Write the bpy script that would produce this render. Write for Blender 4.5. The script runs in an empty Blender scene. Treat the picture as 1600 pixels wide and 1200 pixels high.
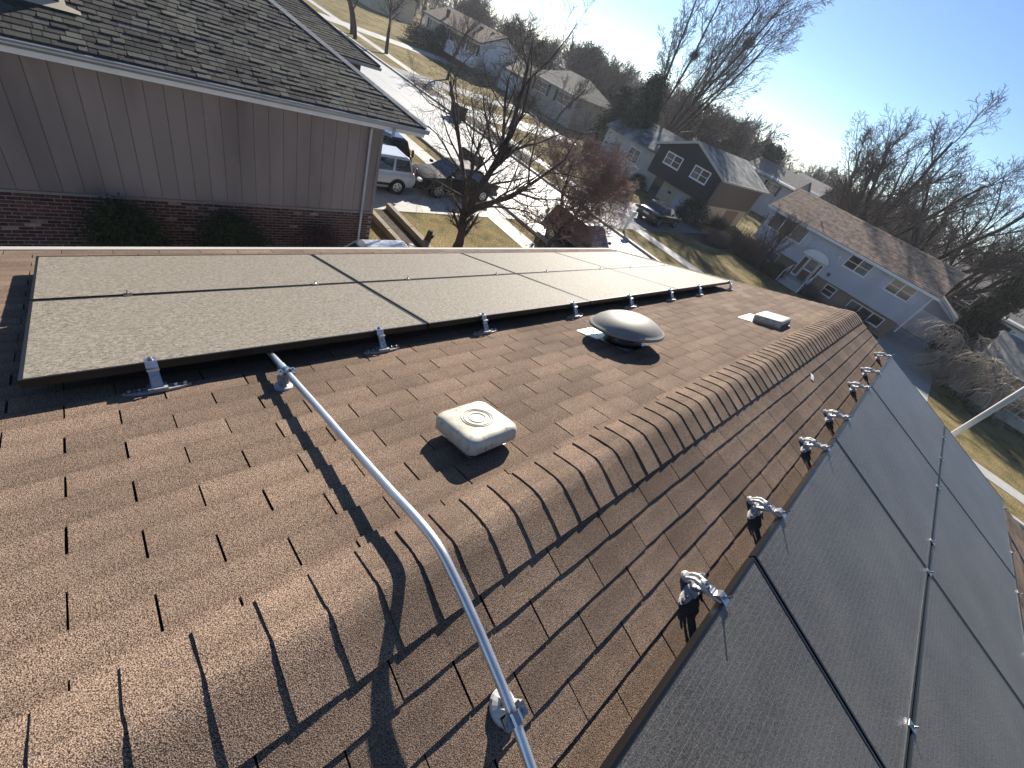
import bpy, math, random
import numpy as np
from mathutils import Matrix, Vector, Euler

SC = bpy.context.scene
COL = SC.collection
rad = math.radians

# ------------------------------------------------------------------ camera, light, exposure
RZ = 5.8                                   # height of the brown roof's ridge above the ground
cam_d = bpy.data.cameras.new("camera")
cam = bpy.data.objects.new("camera", cam_d); COL.objects.link(cam)
cam_d.sensor_width = 36.0
cam_d.lens = 639.044 * 36 / 1600
cam_d.clip_start = 0.02; cam_d.clip_end = 2000
RM = ((0.59546581, 0.67465698, -0.43618623), (0.72441482, -0.21616744, 0.65459514), (0.34733792, -0.7057688, -0.61745184))
cam.matrix_world = Matrix(((RM[0][0], -RM[0][1], -RM[0][2], 0.33), (RM[1][0], -RM[1][1], -RM[1][2], 0.0),
                           (RM[2][0], -RM[2][1], -RM[2][2], RZ + 1.22), (0, 0, 0, 1)))
SC.camera = cam
AZ, EL = 38.0, 27.0                        # sun: degrees from +Y towards -X, elevation
w = bpy.data.worlds.new("World"); SC.world = w; w.use_nodes = True
nt = w.node_tree; nt.nodes.clear()
sky = nt.nodes.new("ShaderNodeTexSky"); sky.sky_type = 'NISHITA'; sky.sun_disc = False
sky.sun_elevation = rad(EL); sky.sun_rotation = rad(-AZ)
sky.altitude = 100; sky.air_density = 0.7; sky.dust_density = 0.05; sky.ozone_density = 3.5
bg = nt.nodes.new("ShaderNodeBackground"); bg.inputs['Strength'].default_value = 0.068
wo = nt.nodes.new("ShaderNodeOutputWorld")
nt.links.new(sky.outputs[0], bg.inputs[0]); nt.links.new(bg.outputs[0], wo.inputs[0])
sun_d = bpy.data.lights.new("sun", 'SUN'); sun_d.energy = 5.0; sun_d.angle = rad(0.6); sun_d.color = (1.0, 0.93, 0.82)
sun = bpy.data.objects.new("sun", sun_d); COL.objects.link(sun)
SD = Vector((-math.sin(rad(AZ)) * math.cos(rad(EL)), math.cos(rad(AZ)) * math.cos(rad(EL)), math.sin(rad(EL))))
sun.rotation_euler = SD.to_track_quat('Z', 'Y').to_euler()
sun.location = (0, 0, 40)
vs = SC.view_settings
vs.view_transform = 'Standard'; vs.look = 'None'; vs.gamma = 1.0; vs.exposure = 1.1
try: vs.use_curve_mapping = False
except Exception: pass
SC.cycles.max_bounces = 6; SC.cycles.caustics_reflective = False; SC.cycles.caustics_refractive = False; SC.cycles.use_denoising = True
SC.cycles.sample_clamp_indirect = 6.0

# ------------------------------------------------------------------ materials
def mat(name, c1, c2=None, scale=8.0, rough=0.8, metal=0.0, spec=0.4, bump=0.0, bscale=None, detail=4.0,
        rand=0.0, stretch=None, c3=None, scale3=1.0, lo=0.35, hi=0.65, coat=0.0, lo3=0.45, hi3=0.7):
    """procedural material: two colours mixed by world-position noise, a third by slow noise, a tone per piece"""
    m = bpy.data.materials.new(name); m.use_nodes = True
    t = m.node_tree; N = t.nodes; L = t.links
    b = N["Principled BSDF"]
    b.inputs['Roughness'].default_value = rough; b.inputs['Metallic'].default_value = metal
    b.inputs['Specular IOR Level'].default_value = spec; b.inputs['Coat Weight'].default_value = coat
    g = N.new("ShaderNodeNewGeometry"); vec = g.outputs['Position']
    if stretch:
        mp = N.new("ShaderNodeMapping"); mp.inputs['Scale'].default_value = stretch
        L.new(vec, mp.inputs[0]); vec = mp.outputs[0]
    col = None
    if c2 is None: c2 = tuple(x * 0.85 for x in c1)
    n = N.new("ShaderNodeTexNoise"); n.inputs['Scale'].default_value = scale; n.inputs['Detail'].default_value = detail
    L.new(vec, n.inputs['Vector'])
    r = N.new("ShaderNodeValToRGB"); r.color_ramp.elements[0].position = lo; r.color_ramp.elements[1].position = hi
    r.color_ramp.elements[0].color = (*c1, 1); r.color_ramp.elements[1].color = (*c2, 1)
    L.new(n.outputs[0], r.inputs[0]); col = r.outputs[0]
    if c3 is not None:
        n3 = N.new("ShaderNodeTexNoise"); n3.inputs['Scale'].default_value = scale3; n3.inputs['Detail'].default_value = 5
        L.new(vec, n3.inputs['Vector'])
        r3 = N.new("ShaderNodeValToRGB"); r3.color_ramp.elements[0].position = lo3; r3.color_ramp.elements[1].position = hi3
        L.new(n3.outputs[0], r3.inputs[0])
        mx = N.new("ShaderNodeMixRGB"); L.new(r3.outputs[0], mx.inputs[0]); L.new(col, mx.inputs[1]); mx.inputs[2].default_value = (*c3, 1)
        col = mx.outputs[0]
    if rand:
        oi = N.new("ShaderNodeObjectInfo"); a = N.new("ShaderNodeMath"); a.operation = 'ADD'
        L.new(oi.outputs['Random'], a.inputs[0]); L.new(g.outputs['Random Per Island'], a.inputs[1])
        fr = N.new("ShaderNodeMath"); fr.operation = 'FRACT'; L.new(a.outputs[0], fr.inputs[0])
        mr = N.new("ShaderNodeMapRange"); mr.inputs[3].default_value = 1 - rand; mr.inputs[4].default_value = 1 + rand
        L.new(fr.outputs[0], mr.inputs[0])
        mu = N.new("ShaderNodeMixRGB"); mu.blend_type = 'MULTIPLY'; mu.inputs[0].default_value = 1.0
        L.new(col, mu.inputs[1]); L.new(mr.outputs[0], mu.inputs[2]); col = mu.outputs[0]
    L.new(col, b.inputs['Base Color'])
    if bump:
        nb = n
        if bscale:
            nb = N.new("ShaderNodeTexNoise"); nb.inputs['Scale'].default_value = bscale; nb.inputs['Detail'].default_value = 3
            L.new(vec, nb.inputs['Vector'])
        bp = N.new("ShaderNodeBump"); bp.inputs['Strength'].default_value = bump; bp.inputs['Distance'].default_value = 0.01
        L.new(nb.outputs[0], bp.inputs['Height']); L.new(bp.outputs[0], b.inputs['Normal'])
    return m

M = {}
M['brown_shingle'] = mat('brown_shingle', (0.028, 0.0195, 0.0148), (0.41, 0.288, 0.208), scale=400, detail=2, rough=0.95, spec=0.15,
                         bump=0.5, rand=0.18, c3=(0.090, 0.066, 0.052), scale3=1.6, lo=0.38, hi=0.64, lo3=0.42, hi3=0.95)
M['slot_shade_deck'] = mat('slot_shade_deck', (0.012, 0.010, 0.009), rough=0.95)  # near-black deck colour stands in for the shade inside the shingle slots
M['grey_shingle'] = mat('grey_shingle', (0.025, 0.024, 0.024), (0.115, 0.112, 0.104), scale=90, rough=0.95, spec=0.15, bump=0.3, rand=0.40,
                        c3=(0.10, 0.10, 0.085), scale3=0.9)
M['hip_cap'] = mat('hip_cap', (0.36, 0.35, 0.325), (0.50, 0.485, 0.45), scale=80, rough=0.95, spec=0.15, rand=0.12)  # same grey roofing; the sunlight on the caps is put into a paler colour
M['tan_shingle'] = mat('tan_shingle', (0.17, 0.115, 0.085), (0.40, 0.30, 0.23), scale=3.2, rough=0.95, detail=8, spec=0.1, rand=0.16, lo=0.3, hi=0.7)
M['beige_shingle'] = mat('beige_shingle', (0.20, 0.18, 0.14), (0.34, 0.31, 0.25), scale=5, rough=0.95, spec=0.1)
M['grey_roof'] = mat('grey_roof', (0.14, 0.15, 0.15), (0.36, 0.37, 0.36), scale=1.3, rough=0.9, spec=0.1, c3=(0.10, 0.10, 0.10), scale3=1.0, rand=0.15)
M['far_roof'] = mat('far_roof', (0.16, 0.15, 0.14), (0.26, 0.24, 0.22), scale=4, rough=0.95)
M['alu'] = mat('alu', (0.62, 0.63, 0.65), (0.50, 0.51, 0.53), scale=30, rough=0.32, metal=1.0)
M['galv'] = mat('galv', (0.72, 0.73, 0.75), (0.58, 0.59, 0.61), scale=14, rough=0.36, metal=0.85, spec=0.5, stretch=(1, 9, 1))
M['steel'] = mat('steel', (0.42, 0.43, 0.45), (0.33, 0.34, 0.36), scale=60, rough=0.28, metal=1.0)
M['grey_cast'] = mat('grey_cast', (0.36, 0.37, 0.38), (0.28, 0.29, 0.30), scale=40, rough=0.5, metal=0.3)
M['pale_cast'] = mat('pale_cast', (0.62, 0.61, 0.58), (0.48, 0.47, 0.45), scale=50, rough=0.5, metal=0.25)
M['vent_paint'] = mat('vent_paint', (0.50, 0.47, 0.39), (0.37, 0.345, 0.28), scale=22, rough=0.6, metal=0.1, bump=0.12, c3=(0.12, 0.11, 0.095), scale3=38, lo=0.4, hi=0.7, lo3=0.58, hi3=0.78)
M['vent_grey'] = mat('vent_grey', (0.24, 0.225, 0.195), (0.20, 0.187, 0.165), scale=12, rough=0.55, metal=0.1, bump=0.03)
M['flashing'] = mat('flashing', (0.75, 0.75, 0.74), (0.55, 0.54, 0.52), scale=25, rough=0.35, metal=0.7)
M['black_frame'] = mat('black_frame', (0.010, 0.010, 0.011), rough=0.35, metal=0.2, spec=0.5)
M['taupe_siding'] = mat('taupe_siding', (0.26, 0.215, 0.205), (0.235, 0.195, 0.186), scale=1.2, rough=0.75, c3=(0.165, 0.134, 0.130), scale3=0.9, rand=0.055, stretch=(1, 1, 0.3))
M['groove'] = mat('groove', (0.13, 0.107, 0.10), rough=0.9)
M['red_brick'] = mat('red_brick', (0.105, 0.042, 0.038), (0.055, 0.026, 0.028), scale=9, rough=0.9, rand=0.5, bump=0.3, bscale=60)
M['mortar'] = mat('mortar', (0.28, 0.25, 0.235), (0.20, 0.18, 0.17), scale=20, rough=0.95)
M['gutter'] = mat('gutter', (0.36, 0.385, 0.43), (0.30, 0.325, 0.37), scale=3, rough=0.35, metal=0.3, c3=(0.30, 0.31, 0.32), scale3=5, lo3=0.6, hi3=0.8)
M['white'] = mat('white', (0.76, 0.76, 0.75), (0.68, 0.68, 0.67), scale=2.5, rough=0.6)
M['white_siding'] = mat('white_siding', (0.74, 0.75, 0.77), (0.66, 0.67, 0.69), scale=1.2, rough=0.6)
M['grey_siding'] = mat('grey_siding', (0.50, 0.50, 0.55), (0.45, 0.45, 0.50), scale=1.0, rough=0.65, c3=(0.42, 0.42, 0.46), scale3=0.6)
M['navy_siding'] = mat('navy_siding', (0.011, 0.0135, 0.022), (0.009, 0.011, 0.018), scale=1.5, rough=0.6)
M['olive_siding'] = mat('olive_siding', (0.42, 0.40, 0.33), (0.36, 0.34, 0.28), scale=1.3, rough=0.7)
M['brown_siding'] = mat('brown_siding', (0.115, 0.095, 0.078), (0.10, 0.083, 0.068), scale=1.3, rough=0.7)
M['tan_wall'] = mat('tan_wall', (0.30, 0.225, 0.155), (0.25, 0.185, 0.125), scale=2.2, rough=0.85)
M['cream_wall'] = mat('cream_wall', (0.55, 0.49, 0.36), (0.47, 0.42, 0.31), scale=2.2, rough=0.8)
M['beige_wall'] = mat('beige_wall', (0.48, 0.46, 0.42), (0.42, 0.40, 0.37), scale=1.4, rough=0.75)
M['pale_wall'] = mat('pale_wall', (0.55, 0.56, 0.57), (0.48, 0.49, 0.50), scale=1.4, rough=0.75)
M['blue_wall'] = mat('blue_wall', (0.24, 0.29, 0.37), (0.21, 0.25, 0.32), scale=1.4, rough=0.75)
M['dark_wall'] = mat('dark_wall', (0.045, 0.042, 0.045), (0.035, 0.033, 0.036), scale=1.4, rough=0.75)
M['black_paint'] = mat('black_paint', (0.016, 0.016, 0.018), rough=0.5)
M['teal_paint'] = mat('teal_paint', (0.022, 0.055, 0.070), (0.018, 0.045, 0.058), scale=3, rough=0.5)
M['brown_door'] = mat('brown_door', (0.14, 0.060, 0.030), (0.10, 0.044, 0.022), scale=5, rough=0.5)
M['shutter'] = mat('shutter', (0.52, 0.53, 0.57), rough=0.6)
M['pane'] = mat('pane', (0.020, 0.024, 0.026), (0.055, 0.060, 0.058), scale=1.3, rough=0.06, spec=0.8, lo=0.4, hi=0.7)
M['pane_drape'] = mat('pane_drape', (0.20, 0.19, 0.18), (0.09, 0.09, 0.09), scale=2.2, rough=0.12, spec=0.7)
M['wood_fence'] = mat('wood_fence', (0.10, 0.060, 0.042), (0.065, 0.040, 0.030), scale=4, rough=0.9, rand=0.25)
M['timber'] = mat('timber', (0.30, 0.25, 0.19), (0.20, 0.165, 0.125), scale=7, rough=0.9, stretch=(0.3, 3, 3))
M['soil'] = mat('soil', (0.045, 0.032, 0.022), (0.09, 0.065, 0.045), scale=9, rough=1.0, bump=0.6)
M['concrete'] = mat('concrete', (0.42, 0.41, 0.385), (0.35, 0.34, 0.32), scale=2.0, rough=0.7, detail=7, c3=(0.28, 0.27, 0.255), scale3=0.35, lo3=0.5, hi3=0.75)
M['street_concrete'] = mat('street_concrete', (0.44, 0.435, 0.42), (0.37, 0.365, 0.35), scale=1.1, rough=0.55, detail=8, c3=(0.30, 0.295, 0.285), scale3=0.3, stretch=(0.25, 1.6, 1), lo3=0.5, hi3=0.75)
M['tar'] = mat('tar', (0.05, 0.05, 0.05), rough=0.7)
M['asphalt'] = mat('asphalt', (0.15, 0.15, 0.155), (0.11, 0.11, 0.115), scale=3, rough=0.75, detail=8)
M['mulch'] = mat('mulch', (0.050, 0.030, 0.022), (0.095, 0.060, 0.045), scale=14, rough=1.0)
M['bark'] = mat('bark', (0.085, 0.066, 0.055), (0.045, 0.035, 0.030), scale=9, rough=0.95, bump=0.5, stretch=(1, 1, 0.25))
M['twig'] = mat('twig', (0.115, 0.090, 0.080), (0.075, 0.058, 0.052), scale=1.5, rough=0.9)
M['twig_far'] = mat('twig_far', (0.125, 0.102, 0.090), (0.085, 0.070, 0.063), scale=0.3, rough=0.95, rand=0.25)
M['twig_red'] = mat('twig_red', (0.30, 0.20, 0.175), (0.20, 0.13, 0.115), scale=2, rough=0.9)
M['twig_pale'] = mat('twig_pale', (0.44, 0.37, 0.30), (0.30, 0.25, 0.20), scale=2, rough=0.9)
M['nest'] = mat('nest', (0.03, 0.023, 0.018), rough=1.0)
M['needle'] = mat('needle', (0.020, 0.034, 0.018), (0.045, 0.060, 0.030), scale=2.2, rough=0.85, rand=0.5)
M['needle_olive'] = mat('needle_olive', (0.045, 0.045, 0.018), (0.085, 0.075, 0.030), scale=2.2, rough=0.85, rand=0.5)
M['leaf_dark'] = mat('leaf_dark', (0.012, 0.022, 0.009), (0.030, 0.045, 0.016), scale=6, rough=0.8, rand=0.5)
M['leaf_brown'] = mat('leaf_brown', (0.070, 0.045, 0.045), (0.045, 0.030, 0.032), scale=6, rough=0.9, rand=0.4)
M['tyre'] = mat('tyre', (0.015, 0.015, 0.016), rough=0.85)
M['rim'] = mat('rim', (0.55, 0.56, 0.58), rough=0.3, metal=0.9)
M['car_glass'] = mat('car_glass', (0.012, 0.016, 0.018), (0.02, 0.024, 0.026), scale=2, rough=0.04, spec=0.9, coat=0.5)
M['car_white'] = mat('car_white', (0.62, 0.63, 0.66), (0.58, 0.59, 0.62), scale=2, rough=0.28, metal=0.15, coat=0.8)
M['car_black'] = mat('car_black', (0.012, 0.014, 0.018), (0.016, 0.018, 0.022), scale=2, rough=0.22, coat=1.0)
M['car_grey'] = mat('car_grey', (0.020, 0.021, 0.022), (0.026, 0.027, 0.028), scale=2, rough=0.6, metal=0.0, spec=0.2)
M['car_trim'] = mat('car_trim', (0.02, 0.02, 0.021), rough=0.6)
M['red_lamp'] = mat('red_lamp', (0.11, 0.008, 0.007), rough=0.2, coat=0.5)
M['plate'] = mat('plate', (0.75, 0.75, 0.78), rough=0.4)
M['bin_black'] = mat('bin_black', (0.020, 0.021, 0.020), (0.03, 0.03, 0.029), scale=5, rough=0.6)
M['pole_beige'] = mat('pole_beige', (0.58, 0.55, 0.48), (0.50, 0.47, 0.41), scale=6, rough=0.6)
M['black_plastic'] = mat('black_plastic', (0.015, 0.015, 0.016), rough=0.5)

def grass_material():
    m = mat('dormant_grass', (0.21, 0.160, 0.070), (0.060, 0.064, 0.026), scale=1.7, rough=0.98, spec=0.05, detail=10, bump=1.0, bscale=22,
            c3=(0.26, 0.20, 0.10), scale3=0.35, lo=0.38, hi=0.66, lo3=0.42, hi3=0.7)
    t = m.node_tree; N = t.nodes; L = t.links; b = N["Principled BSDF"]
    src = b.inputs['Base Color'].links[0].from_socket
    g = N.new("ShaderNodeNewGeometry"); n = N.new("ShaderNodeTexNoise"); n.inputs['Scale'].default_value = 16; n.inputs['Detail'].default_value = 8
    L.new(g.outputs['Position'], n.inputs['Vector'])
    mr = N.new("ShaderNodeMapRange"); mr.inputs[1].default_value = 0.3; mr.inputs[2].default_value = 0.7; mr.inputs[3].default_value = 0.28; mr.inputs[4].default_value = 1.65
    L.new(n.outputs[0], mr.inputs[0])
    mu = N.new("ShaderNodeMixRGB"); mu.blend_type = 'MULTIPLY'; mu.inputs[0].default_value = 1
    L.new(src, mu.inputs[1]); L.new(mr.outputs[0], mu.inputs[2]); L.new(mu.outputs[0], b.inputs['Base Color'])
    return m
M['grass'] = grass_material()
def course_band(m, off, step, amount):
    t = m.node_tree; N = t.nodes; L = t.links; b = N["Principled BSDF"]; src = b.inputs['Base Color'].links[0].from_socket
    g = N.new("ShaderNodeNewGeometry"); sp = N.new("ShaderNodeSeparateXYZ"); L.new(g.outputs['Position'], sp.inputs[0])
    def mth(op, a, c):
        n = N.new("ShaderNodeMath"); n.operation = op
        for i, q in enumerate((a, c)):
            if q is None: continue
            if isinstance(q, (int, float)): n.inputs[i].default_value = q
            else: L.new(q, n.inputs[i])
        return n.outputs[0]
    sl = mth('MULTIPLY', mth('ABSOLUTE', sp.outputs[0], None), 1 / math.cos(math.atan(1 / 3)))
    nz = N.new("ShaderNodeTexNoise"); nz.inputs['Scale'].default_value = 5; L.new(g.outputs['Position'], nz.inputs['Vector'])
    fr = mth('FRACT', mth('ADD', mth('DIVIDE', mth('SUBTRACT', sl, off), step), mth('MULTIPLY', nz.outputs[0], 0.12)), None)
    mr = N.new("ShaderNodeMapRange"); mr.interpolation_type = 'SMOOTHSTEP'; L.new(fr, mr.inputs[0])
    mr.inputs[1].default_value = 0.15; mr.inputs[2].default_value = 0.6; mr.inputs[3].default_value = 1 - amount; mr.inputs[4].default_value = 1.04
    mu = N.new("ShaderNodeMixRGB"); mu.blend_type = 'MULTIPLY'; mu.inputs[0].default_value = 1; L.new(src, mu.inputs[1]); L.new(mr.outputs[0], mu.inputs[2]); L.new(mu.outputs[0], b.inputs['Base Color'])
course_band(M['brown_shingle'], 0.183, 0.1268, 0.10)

def panel_glass_material(name, dust, lo, hi, rough, lines, spec, fine=85):
    """dark cells under prismatic, dusty glass; object coordinates, x up/down the slope, y along the ridge"""
    m = bpy.data.materials.new(name); m.use_nodes = True
    t = m.node_tree; N = t.nodes; L = t.links; b = N["Principled BSDF"]
    tc = N.new("ShaderNodeTexCoord")
    mp = N.new("ShaderNodeMapping"); mp.inputs['Rotation'].default_value = (0, 0, rad(35)); mp.inputs['Scale'].default_value = (1.0, 0.6, 1.0)
    L.new(tc.outputs['Object'], mp.inputs[0])
    n1 = N.new("ShaderNodeTexNoise"); n1.inputs['Scale'].default_value = fine; n1.inputs['Detail'].default_value = 3; n1.inputs['Distortion'].default_value = 0.8
    n2 = N.new("ShaderNodeTexNoise"); n2.inputs['Scale'].default_value = 260; n2.inputs['Detail'].default_value = 2
    n3 = N.new("ShaderNodeTexNoise"); n3.inputs['Scale'].default_value = 2.2; n3.inputs['Detail'].default_value = 4
    L.new(mp.outputs[0], n1.inputs['Vector']); L.new(tc.outputs['Object'], n2.inputs['Vector']); L.new(tc.outputs['Object'], n3.inputs['Vector'])
    a = N.new("ShaderNodeMath"); a.operation = 'ADD'; L.new(n1.outputs[0], a.inputs[0]); L.new(n2.outputs[0], a.inputs[1])
    r = N.new("ShaderNodeMapRange"); r.inputs[1].default_value = 0.78; r.inputs[2].default_value = 1.22; r.inputs[3].default_value = 0; r.inputs[4].default_value = 1
    L.new(a.outputs[0], r.inputs[0])
    mx = N.new("ShaderNodeMixRGB"); L.new(r.outputs[0], mx.inputs[0]); mx.inputs[1].default_value = (*lo, 1); mx.inputs[2].default_value = (*hi, 1)
    r3 = N.new("ShaderNodeMapRange"); r3.inputs[1].default_value = 0.35; r3.inputs[2].default_value = 0.7; r3.inputs[3].default_value = 0; r3.inputs[4].default_value = dust
    L.new(n3.outputs[0], r3.inputs[0])
    m3 = N.new("ShaderNodeMixRGB"); L.new(r3.outputs[0], m3.inputs[0]); L.new(mx.outputs[0], m3.inputs[1]); m3.inputs[2].default_value = (0.20, 0.185, 0.16, 1)
    col = m3.outputs[0]
    if lines:
        sp = N.new("ShaderNodeSeparateXYZ"); L.new(tc.outputs['Object'], sp.inputs[0])
        mm = N.new("ShaderNodeMath"); mm.operation = 'MODULO'; L.new(sp.outputs[0], mm.inputs[0]); mm.inputs[1].default_value = 0.030
        ab = N.new("ShaderNodeMath"); ab.operation = 'ABSOLUTE'; L.new(mm.outputs[0], ab.inputs[0])
        ls = N.new("ShaderNodeMath"); ls.operation = 'LESS_THAN'; L.new(ab.outputs[0], ls.inputs[0]); ls.inputs[1].default_value = 0.0024
        ml = N.new("ShaderNodeMixRGB"); L.new(ls.outputs[0], ml.inputs[0]); L.new(col, ml.inputs[1]); ml.inputs[2].default_value = (0.32, 0.28, 0.23, 1)
        sc = N.new("ShaderNodeMath"); sc.operation = 'MULTIPLY'; L.new(ls.outputs[0], sc.inputs[0]); sc.inputs[1].default_value = 0.30
        L.new(sc.outputs[0], ml.inputs[0]); col = ml.outputs[0]
    L.new(col, b.inputs['Base Color'])
    b.inputs['Roughness'].default_value = rough; b.inputs['Specular IOR Level'].default_value = spec
    bp = N.new("ShaderNodeBump"); bp.inputs['Strength'].default_value = 0.42; bp.inputs['Distance'].default_value = 0.004
    L.new(a.outputs[0], bp.inputs['Height']); L.new(bp.outputs[0], b.inputs['Normal'])
    return m
M['glass_left'] = panel_glass_material('dusty_glare_glass', 0.35, (0.082, 0.072, 0.060), (0.31, 0.272, 0.216), 0.62, False, 0.14)  # base raised to carry the sun glare on this slope, besides the dust
M['glass_right'] = panel_glass_material('panel_glass', 0.30, (0.022, 0.0205, 0.0185), (0.135, 0.120, 0.101), 0.38, True, 0.62, 170)

# ------------------------------------------------------------------ mesh helpers
class MB:
    def __init__(s): s.v = []; s.f = []; s.m = []; s.mi = 0
    def add(s, vs, fs):
        o = len(s.v); s.v.extend(tuple(map(float, p)) for p in vs)
        for f in fs: s.f.append(tuple(i + o for i in f)); s.m.append(s.mi)
        return s
    def box(s, x0, x1, y0, y1, z0, z1):
        if x1 < x0: x0, x1 = x1, x0
        if y1 < y0: y0, y1 = y1, y0
        if z1 < z0: z0, z1 = z1, z0
        return s.add([(x0, y0, z0), (x1, y0, z0), (x1, y1, z0), (x0, y1, z0), (x0, y0, z1), (x1, y0, z1), (x1, y1, z1), (x0, y1, z1)],
                     [(0, 3, 2, 1), (4, 5, 6, 7), (0, 1, 5, 4), (1, 2, 6, 5), (2, 3, 7, 6), (3, 0, 4, 7)])
    def prism(s, poly, d):
        """closed polygon of 3-D points extruded by vector d"""
        n = len(poly); b = [tuple(p) for p in poly]; t = [(p[0] + d[0], p[1] + d[1], p[2] + d[2]) for p in poly]
        return s.add(b + t, [tuple(range(n - 1, -1, -1)), tuple(range(n, 2 * n))] + [(i, (i + 1) % n, n + (i + 1) % n, n + i) for i in range(n)])
    def tube(s, pts, r, n=8, caps=True):
        pts = [Vector(p) for p in pts]; k = len(pts)
        rs = r if hasattr(r, '__len__') else [r] * k
        vs = []; up = None
        for i, p in enumerate(pts):
            d = (pts[min(i + 1, k - 1)] - pts[max(i - 1, 0)]).normalized()
            if up is None: up = Vector((0, 0, 1)) if abs(d.z) < 0.9 else Vector((1, 0, 0))
            a = d.cross(up).normalized(); b2 = a.cross(d).normalized(); up = b2
            for j in range(n):
                t = 2 * math.pi * j / n; vs.append(p + (a * math.cos(t) + b2 * math.sin(t)) * rs[i])
        fs = [(i * n + j, i * n + (j + 1) % n, (i + 1) * n + (j + 1) % n, (i + 1) * n + j) for i in range(k - 1) for j in range(n)]
        if caps: fs += [tuple(range(n - 1, -1, -1)), tuple(range((k - 1) * n, k * n))]
        return s.add(vs, fs)
    def lathe(s, prof, c=(0, 0, 0), n=24):
        """profile of (radius, z) turned about z through c"""
        vs = []; k = len(prof)
        for r, z in prof:
            for j in range(n):
                t = 2 * math.pi * j / n; vs.append((c[0] + r * math.cos(t), c[1] + r * math.sin(t), c[2] + z))
        fs = [(i * n + j, i * n + (j + 1) % n, (i + 1) * n + (j + 1) % n, (i + 1) * n + j) for i in range(k - 1) for j in range(n)]
        fs += [tuple(range(n - 1, -1, -1)), tuple(range((k - 1) * n, k * n))]
        return s.add(vs, fs)
    def loft(s, rings, caps=True):
        n = len(rings[0]); vs = [p for r in rings for p in r]
        fs = [(i * n + j, i * n + (j + 1) % n, (i + 1) * n + (j + 1) % n, (i + 1) * n + j) for i in range(len(rings) - 1) for j in range(n)]
        if caps: fs += [tuple(range(n - 1, -1, -1)), tuple(range((len(rings) - 1) * n, len(rings) * n))]
        return s.add(vs, fs)
    def mesh(s, name, mats, smooth=False):
        me = bpy.data.meshes.new(name); me.from_pydata(s.v, [], s.f)
        for m in (mats if isinstance(mats, (list, tuple)) else [mats]): me.materials.append(m)
        if any(s.m): me.polygons.foreach_set('material_index', s.m)
        if smooth: me.polygons.foreach_set('use_smooth', [True] * len(me.polygons))
        me.update(); return me

def link(name, data, parent=None):
    o = bpy.data.objects.new(name, data); COL.objects.link(o)
    if parent is not None: o.parent = parent
    return o
def tag(o, label=None, cat=None, group=None, kind=None):
    if label: o['label'] = label
    if cat: o['category'] = cat
    if group: o['group'] = group
    if kind: o['kind'] = kind
    return o
def thing(name, label, cat, loc=(0, 0, 0), rot=(0, 0, 0), group=None):
    o = link(name, None); o.location = loc; o.rotation_euler = rot; o.empty_display_size = 0.2
    return tag(o, label, cat, group)
def part(name, mb, m, parent=None, bevel=0.0, smooth=False, seg=2):
    """one mesh object; vertices in the thing's own frame"""
    o = link(name, mb.mesh(name, m, smooth), parent)
    if bevel:
        md = o.modifiers.new('bevel', 'BEVEL'); md.width = bevel; md.segments = seg; md.limit_method = 'ANGLE'; md.angle_limit = rad(35)
    return o
def structure(name, mb, m):
    return tag(part(name, mb, m), kind='structure')
def np_mesh(name, V, F, m, smooth=False):
    """V (n,3), F (k,3 or 4) numpy arrays"""
    me = bpy.data.meshes.new(name); V = np.asarray(V, np.float32); F = np.asarray(F, np.int32); q = F.shape[1]
    me.vertices.add(len(V)); me.vertices.foreach_set('co', V.ravel())
    me.loops.add(F.size); me.loops.foreach_set('vertex_index', F.ravel())
    me.polygons.add(len(F)); me.polygons.foreach_set('loop_start', np.arange(0, F.size, q, dtype=np.int32))
    try: me.polygons.foreach_set('loop_total', np.full(len(F), q, np.int32))
    except Exception: pass
    if smooth: me.polygons.foreach_set('use_smooth', np.ones(len(F), bool))
    me.materials.append(m); me.update(calc_edges=True); return me
def copy_tree(o, parent=None):
    c = o.copy(); COL.objects.link(c)
    if parent is not None: c.parent = parent
    for ch in list(o.children): copy_tree(ch, c)
    return c

# ------------------------------------------------------------------ ground, street, pavements
S = math.atan(1 / 3.0); cS, sS = math.cos(S), math.sin(S)
LEFT = Matrix.Translation((0, 0, RZ)) @ Matrix.Rotation(-S, 4, 'Y') @ Matrix.Rotation(math.pi, 4, 'Z')   # x down the left slope, y runs towards -Y
RIGHT = Matrix.Translation((0, 0, RZ)) @ Matrix.Rotation(S, 4, 'Y')                                       # x down the right slope, y towards +Y
rng = random.Random(7)

gb = MB(); n = 40
ext = [-400, -300] + [-200 + 10 * i for i in range(41)] + [300, 400]
for i in range(len(ext) - 1):
    for j in range(len(ext) - 1):
        gb.add([(ext[i], ext[j], 0), (ext[i + 1], ext[j], 0), (ext[i + 1], ext[j + 1], 0), (ext[i], ext[j + 1], 0)], [(0, 1, 2, 3)])
structure('ground', gb, M['grass'])
def sheet(name, x0, x1, y0, y1, z, m):
    b = MB(); b.box(x0, x1, y0, y1, -0.05, z); return structure(name, b, m)
sb = MB(); x = -240.0
while x < 120:                                         # concrete street slabs with joints between
    for (ya, yb) in ((16.3, 20.13), (20.15, 24.0)):
        sb.box(x, x + 5.98, ya, yb, -0.05, 0.006)
    x += 6.0
street = structure('street', sb, M['street_concrete'])
sheet('street_base', -240, 120, 16.28, 24.02, 0.002, M['tar'])
for (ya, yb) in ((16.0, 16.28), (24.02, 24.3)):
    b = MB(); b.box(-240, 120, ya, yb, -0.05, 0.12); structure('kerb', b, M['concrete'])
for (nm, ya, yb) in (('sidewalk', 14.0, 15.1), ('sidewalk', 26.9, 28.1)):
    b = MB(); x = -150.0
    while x < 60: b.box(x, x + 1.485, ya, yb, -0.05, 0.014); x += 1.5
    structure(nm, b, M['concrete'])
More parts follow.
